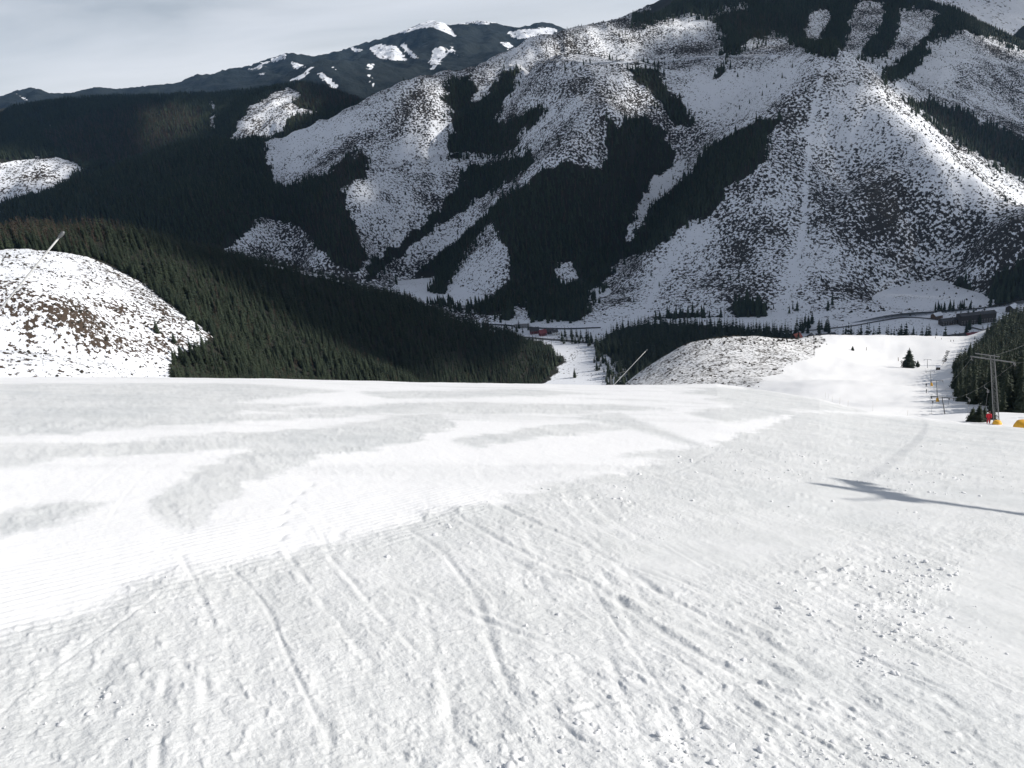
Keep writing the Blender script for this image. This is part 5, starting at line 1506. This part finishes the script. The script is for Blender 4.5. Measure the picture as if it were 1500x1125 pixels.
# ------------------------------------------------------------------ snow lances
def snow_lance(base, top, rad, label):
    base, top = V(base), V(top)
    t = thing("snow_lance", label, "snow lance", base, 0, "snow lances")
    d = top - base; L_ = d.length; u = d.normalized()
    MB().tube([u * -0.6, u * (L_ * 0.45), u * (L_ * 0.46), u * (L_ * 0.97)], [rad * 1.25, rad * 1.2, rad * 0.9, rad * 0.75], 8).build("pipe", MAT_LANCE, t, True)
    h = MB(); h.tube([u * (L_ * 0.965), u * (L_ * 0.975), u * (L_ * 0.995), u * (L_ * 1.003)], [rad * 0.9, rad * 1.5, rad * 1.6, rad * 0.9], 10)
    h.build("nozzle_head", MAT_STEEL, t, True)
    s_ = MB()
    w_ = V((-u.y, u.x, 0)).normalized()
    s_.tube([V((0, 0, -0.5)), V((0, 0, 1.5))], rad * 1.8, 8); s_.tube([V((0, 0, 1.4)), u * 2.6], rad * 0.7, 6)
    s_.build("stand", MAT_DARKSTEEL, t, True)
    return t
tp = P(93, 340, 45.0); bs = P(-80, 580, 45.0)
snow_lance((bs[0], bs[1], gz(bs[0], bs[1]) + 0.1), tp, 0.062, "long pale snow lance slanting up in front of the snowy knoll on the left")
tp = P(948, 512, 85.0); bs = P(897, 594, 85.0)
snow_lance((bs[0], bs[1], gz(bs[0], bs[1]) + 0.1), tp, 0.036, "thin pale snow lance slanting up behind the crest in front of the dark spruces")

# ------------------------------------------------------------------ posts, hut and trees on the lower piste
MAT_POST = plain("weathered_wood", (0.20, 0.16, 0.12), 0.85, 0, 9, 0.3)
MAT_BAMBOO = plain("bamboo", (0.42, 0.38, 0.30), 0.7, 0, 9, 0.3)
MAT_HUT = plain("dark_boards", (0.035, 0.030, 0.027), 0.8, 0, 6, 0.3)
MAT_ROOFSNOW = plain("roof_snow", (0.80, 0.83, 0.88), 0.7, 0, 3, 0.05)
def place(px, py, Y):
    """the spot on the lower piste seen at this pixel; Y only when the line of sight misses it"""
    r = ray(px, py); ys = np.linspace(78, 660, 1600)
    d = ground_base(r[0] / r[1] * ys, ys) - r[2] / r[1] * ys
    k = np.nonzero(d > -0.02)[0]
    if len(k) and ys[k[0]] > 80 and k[0] < 1590:
        Y = float(ys[k[0]])
    v = P(px, py, Y); return v[0], v[1], gz(v[0], v[1])
def marker(px, py, Y, H, label, lean=0.0, group="thin marker poles along the edge of the near slope"):
    x, y, z = place(px, py, Y)
    t = thing("marker_pole", label, "marker pole", (x, y, z), 0, group)
    t.rotation_euler = (0, lean, 0)
    MB().tube([(0, 0, -0.4), (0, 0, H * 0.8), (0, 0, H)], [0.022, 0.018, 0.012], 6).build("pole", MAT_BAMBOO, t, True)
    MB().tube([(0, 0, H * 0.90), (0, 0, H * 0.96)], 0.021, 6).build("band", MAT_PAD, t, True)
    return t
for px, py, Y, H in ((1209, 582, 165, 1.9), (1213, 584, 160, 1.8), (1219, 588, 155, 1.8), (1230, 592, 148, 1.8), (1242, 596, 140, 1.8)):
    marker(px, py, Y, H, "thin bamboo marker pole in the row dipping behind the edge of the slope", 0.02)
marker(1278, 604, 118, 2.2, "thin marker pole standing alone right of the row of short poles", 0.04, None)
marker(1329, 611, 112, 1.9, "thin marker pole nearest to the lift's dark mast", 0.02, None)
def post(px, py, Y, H, r, label, lean=0.0):
    x, y, z = place(px, py, Y)
    t = thing("wooden_post", label, "post", (x, y, z), 0); t.rotation_euler = (0, lean, 0)
    MB().tube([(0, 0, -0.4), (0, 0, H * .6), (0, 0, H)], [r, r * .95, r * .85], 7).build("shaft", MAT_POST, t, True)
    MB().lathe([(r * 1.05, H), (r * 0.9, H + r * 0.8), (r * 0.2, H + r * 1.2)], 7).build("snow_cap", MAT_ROOFSNOW, t, True)
post(1316, 530, 405, 3.2, 0.22, "leaning wooden post left of the lone spruce", -0.1)
post(1269, 513, 500, 2.4, 0.2, "small wooden post right of the little bush on the lower piste")
post(1424, 531, 400, 6.0, 0.12, "bare pole at the wood's edge above the padded lift towers", -0.06)

x, y, z = place(1330.5, 539, 462)
t = spruce_tree(x, y, z, 13.5, "lone full spruce standing on the white lower piste, left of the lift", None, 1.75)
x, y, z = place(1344, 537, 465)
t = spruce_tree(x, y, z, 4.4, "little spruce pressed against the right side of the lone spruce", None, 2.0)
x, y, z = place(1249, 513, 505)
t = spruce_tree(x, y, z, 3.4, "tiny bushy spruce alone in the middle of the lower piste", None, 1.9)
# the thin leaning tree on the bare bank
x, y, z = place(1381, 534, 430)
t = thing("leaning_tree", "thin brown tree leaning right on the bank left of the wood", "tree", (x, y, z))
t.rotation_euler = (0, 0.30, 0)
m = MB(); r_ = random.Random(5)
for k in range(110):
    tt = r_.uniform(0.18, 1.0); a = r_.random() * 6.28; ln = (2.0 - 0.6 * tt) * r_.uniform(0.5, 1.1); ca_, sa_ = cos(a), sin(a); zz_ = tt * 9.5
    m.add([(0, 0, zz_), (ln * .6 * ca_ - .25 * sa_, ln * .6 * sa_ + .25 * ca_, zz_ + .2), (ln * ca_, ln * sa_, zz_ - .1), (ln * .6 * ca_ + .25 * sa_, ln * .6 * sa_ - .25 * ca_, zz_ + .1)], [(0, 1, 2, 3)])
m.build("crown", MAT_BUSH, t)
MB().tube([(0, 0, -0.5), (0.1, 0, 5), (0, 0, 9.6)], [0.14, 0.09, 0.02], 6).build("trunk", MAT_BARK, t, True)
# spruces round the foot of the lattice tower
for (px, py, Y, h, w, lb) in ((1424, 619, 112, 2.6, 1.9, "low spruce bush left of the person in red, outermost of the clump"), (1433, 620, 114, 3.2, 1.9, "spruce bush standing just left of the person in red"), (1441, 619, 118, 2.7, 1.7, "spruce bush half hidden behind the person in red"), (1453, 616, 121, 2.6, 1.7, "spruce bush between the person in red and the lattice tower")):
    x, y, z = place(px, py, Y)
    spruce_tree(x, y, z, h, lb, "spruce bushes at the foot of the lattice tower", w)

def hut(px, py, Y, w, d, h, label):
    x, y, z = place(px, py, Y)
    t = thing("lift_hut", label, "hut", (x, y, z), LINE_YAW)
    MB().box((0, 0, h / 2 - 0.2), (w, d, h + 0.4)).build("wall", MAT_HUT, t)
    MB().add([(-w * .6, -d * .6, h), (w * .6, -d * .6, h), (w * .6, d * .6, h + .35), (-w * .6, d * .6, h + .35), (-w * .6, -d * .6, h + .16), (w * .6, -d * .6, h + .16), (w * .6, d * .6, h + .52), (-w * .6, d * .6, h + .52)], [(0, 3, 2, 1), (4, 5, 6, 7), (0, 1, 5, 4), (1, 2, 6, 5), (2, 3, 7, 6), (3, 0, 4, 7)]).build("roof", MAT_ROOFSNOW, t)
    MB().box((0, -d / 2 - 0.02, h * .42), (w * .3, 0.05, h * .8)).build("door", MAT_POST, t)
hut(1374, 542, 440, 2.1, 1.9, 1.9, "small dark hut right of the T-shaped lift post")

# ------------------------------------------------------------------ people
def person(x, y, z, rotz, label, jacket, trousers, pose="stand", helmet=(0.03, 0.03, 0.035), group=None, h=1.75, bulk=1):
    t = thing("person", label, "person", (x, y, z), rotz, group)
    k = h / 1.75
    J = [((0, 0, 0.95), 0.15), ((0, 0.01, 1.15), 0.15), ((0, 0.03, 1.38), 0.17), ((0, 0.04, 1.50), 0.07), ((0, 0.05, 1.62), 0.105), ((0, 0.055, 1.72), 0.08)]
    E = [(0, 1), (1, 2), (2, 3), (3, 4), (4, 5)]
    kb = 0.10 if pose == "ski" else 0.03
    for s_ in (-1, 1):
        b0 = len(J)
        J += [((s_ * 0.11, 0.02, 0.86), 0.115), ((s_ * 0.13, kb, 0.50), 0.085), ((s_ * 0.14, -0.02, 0.13), 0.07), ((s_ * 0.15, 0.14, 0.05), 0.055)]
        E += [(0, b0), (b0, b0 + 1), (b0 + 1, b0 + 2), (b0 + 2, b0 + 3)]
        b1 = len(J)
        fw = 0.26 if pose == "ski" else 0.10
        J += [((s_ * 0.20, 0.03, 1.40), 0.08), ((s_ * 0.26, 0.0, 1.13), 0.065), ((s_ * 0.25, fw, 0.93), 0.052), ((s_ * 0.24, fw + 0.07, 0.88), 0.048)]
        E += [(2, b1), (b1, b1 + 1), (b1 + 1, b1 + 2), (b1 + 2, b1 + 3)]
    if bulk != 1:
        J = [(j[0], j[1] * (bulk if j[0][2] > 0.2 and j[0][2] < 1.5 else 1)) for j in J]
    me = bpy.data.meshes.new("person_body")
    me.from_pydata([tuple(c * k for c in j[0]) for j in J], E, []); me.update()
    ob = bpy.data.objects.new("body", me); COL.objects.link(ob)
    md = ob.modifiers.new("skin", 'SKIN')
    for i, j in enumerate(J):
        sv = me.skin_vertices[0].data[i]; sv.radius = (j[1] * k, j[1] * k); sv.use_root = (i == 0)
    sub = ob.modifiers.new("sub", 'SUBSURF'); sub.levels = 1; sub.render_levels = 1
    dg = bpy.context.evaluated_depsgraph_get()
    m2 = bpy.data.meshes.new_from_object(ob.evaluated_get(dg)); ob.modifiers.clear(); ob.data = m2
    mats = [plain("jacket", jacket, 0.7, 0, 8, 0.15), plain("trousers", trousers, 0.8, 0, 8, 0.15), plain("skin", (0.55, 0.36, 0.27), 0.6, 0, 8, 0.05), MAT_RUBBER]
    m2.materials.clear()
    for q in mats:
        m2.materials.append(q)
    for p_ in m2.polygons:
        c = p_.center / k
        p_.material_index = 3 if c.z < 0.16 or (abs(c.x) > 0.19 and c.z < 0.95) else (1 if c.z < 0.90 else (2 if c.z > 1.53 else 0)); p_.use_smooth = True
    ob.parent = t
    hm = MB(); hm.lathe([(0.115 * k, 1.64 * k), (0.122 * k, 1.69 * k), (0.115 * k, 1.76 * k), (0.08 * k, 1.81 * k), (0.02 * k, 1.83 * k)], 10, c=(0, 0.045 * k, 0))
    hm.build("helmet", plain("helmet", helmet, 0.35, 0, 5, 0.1), t, True)
    nb = MB(); nb.tube([(0, 0.14 * k, 1.63 * k), (0, 0.185 * k, 1.61 * k)], [0.018 * k, 0.012 * k], 5); nb.box((0, 0.135 * k, 1.665 * k), (0.15 * k, 0.05 * k, 0.055 * k)); nb.build("goggles", MAT_RUBBER, t)
    return t
x, y, z = place(1447.5, 622, 108)
person(x, y, z + 0.05, radians(150), "person in a bright red ski suit standing at the foot of the lattice lift tower", (0.55, 0.012, 0.03), (0.45, 0.012, 0.03), "stand", (0.12, 0.03, 0.03), None, 1.95, 1.3)
for (px, py, Y, jk, tr, lb) in ((1356.5, 567, 383, (0.02, 0.02, 0.025), (0.02, 0.02, 0.025), "small dark skier upper of the two left of the padded lift towers"), (1357, 576, 335, (0.05, 0.05, 0.05), (0.03, 0.03, 0.04), "small dark skier lower of the two left of the padded lift towers"),
                                (1392.5, 501, 585, (0.03, 0.03, 0.035), (0.03, 0.03, 0.03), "tiny darker skier, left one of the close pair at the far lip of the piste"), (1396.5, 501, 585, (0.06, 0.05, 0.05), (0.03, 0.03, 0.03), "tiny skier, right one of the close pair at the far lip of the lower piste"),
                                (1379, 498, 610, (0.10, 0.07, 0.05), (0.05, 0.05, 0.05), "tiny skier in brownish clothes between the pair and the lip of the piste"), (1370, 496, 615, (0.08, 0.06, 0.06), (0.04, 0.04, 0.04), "tiny skier farthest off, right at the lip of the lower piste")):
    x, y, z = place(px, py, Y)
    person(x, y, z, random.uniform(0, 6), lb, jk, tr, "ski", group="skiers far down the piste")

# ------------------------------------------------------------------ village on the valley floor
MAT_W = {"red": plain("red_boards", (0.13, 0.022, 0.03), 0.8, 0, 3, 0.25), "dark": plain("tarred_boards", (0.05, 0.042, 0.038), 0.85, 0, 3, 0.3), "white": plain("white_render", (0.62, 0.62, 0.62), 0.8, 0, 3, 0.1), "brown": plain("brown_boards", (0.12, 0.075, 0.05), 0.85, 0, 3, 0.3), "grey": plain("grey_render", (0.30, 0.30, 0.31), 0.85, 0, 3, 0.15)}
MAT_R = {"red": plain("red_roof", (0.17, 0.035, 0.045), 0.7, 0, 4, 0.2), "dark": plain("dark_roof", (0.045, 0.045, 0.05), 0.6, 0, 4, 0.2), "snow": MAT_ROOFSNOW, "orange": plain("orange_roof", (0.50, 0.14, 0.09), 0.7, 0, 4, 0.2)}
MAT_GLASS = plain("window_glass", (0.03, 0.035, 0.045), 0.15, 0, 3, 0.1)
MAT_FRAME = plain("window_frame", (0.55, 0.53, 0.50), 0.7, 0, 3, 0.1)
_hc = {}
def house(px, py, w, d, h, rise, wall, roof, yaw, label, z0=None, group=None):
    v = PZ(px, py, VALLEY + 1.0)
    x, y = v[0], v[1]; z = float(valley_z(np.array([x]), np.array([y]))[0]) if z0 is None else z0
    t = thing("house", label, "house", (x, y, z), yaw, group)
    m = MB(); m.box((0, 0, h / 2 - 0.5), (w, d, h + 1.0))
    m.add([(-w / 2, -d / 2, h), (-w / 2, d / 2, h), (-w / 2, 0, h + rise), (w / 2, -d / 2, h), (w / 2, d / 2, h), (w / 2, 0, h + rise)], [(0, 2, 1), (3, 4, 5)])
    m.build("wall", MAT_W[wall], t)
    r_ = MB(); o_ = 0.7; th_ = 0.28
    for s_ in (-1, 1):
        e = (s_ * (d / 2 + o_), h - o_ * rise / (d / 2)); c = (0, h + rise)
        r_.add([(-w / 2 - o_, e[0], e[1] + .03), (w / 2 + o_, e[0], e[1] + .03), (w / 2 + o_, c[0], c[1] + .03), (-w / 2 - o_, c[0], c[1] + .03), (-w / 2 - o_, e[0], e[1] + th_), (w / 2 + o_, e[0], e[1] + th_), (w / 2 + o_, c[0], c[1] + th_), (-w / 2 - o_, c[0], c[1] + th_)],
               [(0, 3, 2, 1), (4, 5, 6, 7), (0, 1, 5, 4), (1, 2, 6, 5), (2, 3, 7, 6), (3, 0, 4, 7)])
    ro = r_.build("roof", MAT_R[roof], t)
    MB().box((w * 0.2, d * 0.12, h + rise + 0.3), (0.7, 0.7, 1.6)).build("chimney", MAT_W["grey"], ro)
    nwin = max(2, int(w / 3.2)); rows = 2 if h > 5 else 1
    for rr in range(rows):
        for k in range(nwin):
            xx = -w / 2 + w * (k + 0.5) / nwin; zz_ = 1.7 + rr * 2.8
            if rr == 0 and k == nwin // 2:
                MB().box((xx, -d / 2 - 0.03, 1.05), (1.1, 0.08, 2.1)).build("door", MAT_W["brown"], t); continue
            wn = MB().box((xx, -d / 2 - 0.03, zz_), (1.25, 0.08, 1.35)).build("window", MAT_FRAME, t)
            MB().box((xx, -d / 2 - 0.085, zz_), (0.95, 0.03, 1.05)).build("pane", MAT_GLASS, wn)
    return t
house(783, 488, 13, 9, 5.5, 4.0, "red", "dark", 0.1, "dark red wooden house beyond the valley meadow, left of the red-roofed one")
house(795, 491, 10, 8, 4.6, 4.2, "red", "red", 0.3, "red house with a reddish roof just above the valley road")
house(813, 490, 8, 7, 5.5, 2.6, "white", "dark", 0.15, "small white house right of the red houses by the valley road")
house(806, 488, 9, 8, 4.5, 3.4, "dark", "dark", 0.2, "dark wooden house between the red house and the white one")
house(765, 479, 22, 10, 7.0, 2.5, "grey", "snow", -0.15, "large pale building at the foot of the forested slope, left of the red houses")
house(1167, 497, 11, 9, 4.5, 5.0, "brown", "orange", 0.5, "house with an orange-red roof just behind the left end of the lower piste's lip")
house(1186, 497, 11, 8, 4.5, 4.0, "dark", "dark", 0.8, "dark house right of the one with the orange-red roof")
house(1201, 497, 10, 8, 4.5, 4.0, "white", "dark", -0.4, "dark-roofed house with pale walls, third of the row behind the lip of the piste")
house(1216, 496, 13, 8, 5.0, 3.6, "brown", "dark", 0.2, "long brown house at the right end of the row behind the lip of the piste")
house(1400, 497, 26, 11, 5.2, 4.5, "grey", "dark", 0.05, "broad low guest house with a dark roof and pale front beyond the far skiers")
house(1432, 494, 30, 11, 7.0, 2.6, "brown", "red", 0.0, "long brown building with a dull red roof left of the wood")
house(1429, 472, 46, 13, 12.0, 2.2, "dark", "dark", 0.0, "big dark flat-roofed hotel block at the mountain's foot on the right")
house(1390, 474, 24, 10, 6.0, 2.4, "dark", "dark", 0.05, "long dark building left of the hotel block")
house(1372, 466, 12, 9, 5.0, 3.0, "brown", "snow", 0.3, "house with a snowy roof left of the long dark building")
house(1482, 456, 14, 10, 6.0, 4.0, "dark", "snow", 0.6, "steep-gabled dark house with snow on its roof, upper right of the hotel")
house(1448, 484, 12, 9, 5.0, 3.4, "grey", "snow", -0.3, "small grey house with a snowy roof at the wood's edge")

# roads
MAT_ROAD = plain("wet_asphalt", (0.06, 0.06, 0.065), 0.6, 0, 0.4, 0.3)
MAT_BERM = plain("ploughed_snow", (0.74, 0.76, 0.80), 0.8, 0, 0.6, 0.12)
MAT_CREEK = plain("creek_water", (0.03, 0.035, 0.045), 0.2, 0, 0.2, 0.3)
def ribbon(name, pix, width, mat, lift, label=None):
    g = spline([PZ(a, b, VALLEY)[:2] for a, b in pix], 8)
    tn = np.gradient(g, axis=0); tn /= np.linalg.norm(tn, axis=1)[:, None] + 1e-9; nn = np.stack([-tn[:, 1], tn[:, 0]], 1)
    rows = [g + nn * width * q for q in (-0.5, -0.25, 0, 0.25, 0.5)]
    X = np.stack([r[:, 0] for r in rows]); Y = np.stack([r[:, 1] for r in rows])
    return grid_mesh(name, X, Y, valley_z(X, Y) + lift, None, mat)
ribbon("valley_road", [(640, 478), (720, 490), (780, 496), (830, 500), (866, 504), (900, 506), (960, 500)], 7.0, MAT_ROAD, 0.5)
ribbon("valley_road", [(1060, 490), (1110, 488), (1150, 486), (1200, 484), (1250, 478), (1290, 471), (1330, 466), (1370, 469), (1410, 477), (1450, 486)], 4.0, MAT_ROAD, 0.5)
ribbon("creek", [(700, 474), (780, 481), (830, 482), (880, 480)], 7.0, MAT_CREEK, 0.4)

# ------------------------------------------------------------------ loose snow crumbs on the near slope
def ico(seed):
    r_ = random.Random(seed); mb = MB()
    t_ = (1 + sqrt(5)) / 2
    vs = [(-1, t_, 0), (1, t_, 0), (-1, -t_, 0), (1, -t_, 0), (0, -1, t_), (0, 1, t_), (0, -1, -t_), (0, 1, -t_), (t_, 0, -1), (t_, 0, 1), (-t_, 0, -1), (-t_, 0, 1)]
    vs = [tuple(c * 0.5 * r_.uniform(0.7, 1.15) / 1.9 for c in v_) for v_ in vs]
    return mb.add(vs, [(0, 11, 5), (0, 5, 1), (0, 1, 7), (0, 7, 10), (0, 10, 11), (1, 5, 9), (5, 11, 4), (11, 10, 2), (10, 7, 6), (7, 1, 8), (3, 9, 4), (3, 4, 2), (3, 2, 6), (3, 6, 8), (3, 8, 9), (4, 9, 5), (2, 4, 11), (6, 2, 10), (8, 6, 7), (9, 8, 1)])
MAT_CRUMB = plain('snow_lump', (0.84, 0.845, 0.85), 0.7, 0, 30, 0.05)
SRC_CRUMB = [source(ico(300 + i).mesh("snow_crumb", [MAT_CRUMB], True)) for i in range(5)]
pts = []; sc_ = []
ca_ = rng.uniform(-40, 1540, 60000); cb_ = 640 + 485 * rng.random(60000) ** 1.35
for a, b in zip(ca_, cb_):
    g = ground_at(a, b); pts.append((g[0], g[1]))
pts = np.array(pts)
low_ = inpoly(ca_, cb_ , SCRAPED_DIM[4]); den_ = fbm(pts[:, 0] * 0.7, pts[:, 1] * 0.7, 4, 3, 0.6) + 0.5 * fbm(pts[:, 0] * 2.5, pts[:, 1] * 2.5, 2, 5)
boost_ = 0.30 * inany(ca_, cb_, [[(690, 735), (800, 715), (1000, 735), (1010, 790), (900, 830), (790, 810)], [(880, 700), (1100, 655), (1500, 690), (1510, 735), (1300, 725), (1050, 710)], [(1130, 860), (1260, 800), (1420, 830), (1490, 960), (1300, 990), (1150, 940)]])
quiet_ = inany(ca_, cb_, [[(880, 850), (930, 800), (1130, 760), (1230, 780), (1210, 810), (1060, 840), (960, 860), (900, 830)], [(1360, 900), (1420, 820), (1560, 760), (1560, 1000), (1440, 960)]])
keep_ = (rng.random(60000) < np.clip(0.16 * den_ + boost_ * np.clip(0.4 + den_, 0, 1) - 0.05, 0, 0.5)) & low_ & (~quiet_ | (rng.random(60000) < 0.1))
pts = pts[keep_]
for p in pts:
    q = min(0.006 * (1 - rng.random()) ** -0.62, 0.034) * (0.7 + 0.05 * hypot(p[0], p[1])); sc_.append((q * rng.uniform(.8, 1.7), q * rng.uniform(.8, 1.5), q * rng.uniform(0.5, 0.9)))
# set them on the sculpted snow surface
_azs = AZ[:900]; ra = np.hypot(pts[:, 0], pts[:, 1]); aa = np.arctan2(pts[:, 0], pts[:, 1])
ia = np.clip(np.searchsorted(_azs, aa), 0, 899); ir = np.clip(np.searchsorted(RR, ra), 0, len(RR) - 1)
zc = GZ[ir, ia] + 0.0
zb = ground_base(pts[:, 0], pts[:, 1]) + (GZ[ir, ia] - GZ0[ir, ia])
scatter("snow_crumbs", np.stack([pts[:, 0], pts[:, 1], zb + 0.004], 1), np.array(sc_), SRC_CRUMB, rng.integers(0, 5, len(pts)), "loose crumbs of snow thrown up by skis on the near slope")

# ------------------------------------------------------------------ haze
HAZE = 2.4e-5
if HAZE > 0:
    hb = MB(); hb.box((-300, 3700, 270), (26000, 11500, 1390))
    mh, nh, bh = newmat("haze_air")
    nh.nodes.remove(bh)
    pv = nh.nodes.new("ShaderNodeVolumePrincipled"); pv.inputs["Density"].default_value = HAZE
    pv.inputs["Color"].default_value = (0.30, 0.58, 1.0, 1); pv.inputs["Anisotropy"].default_value = 0.2
    nh.links.new(pv.outputs[0], nh.nodes["Material Output"].inputs["Volume"])
    ho = hb.build("haze", mh); ho["kind"] = "stuff"; ho["label"] = "thin blue haze filling the valley air"
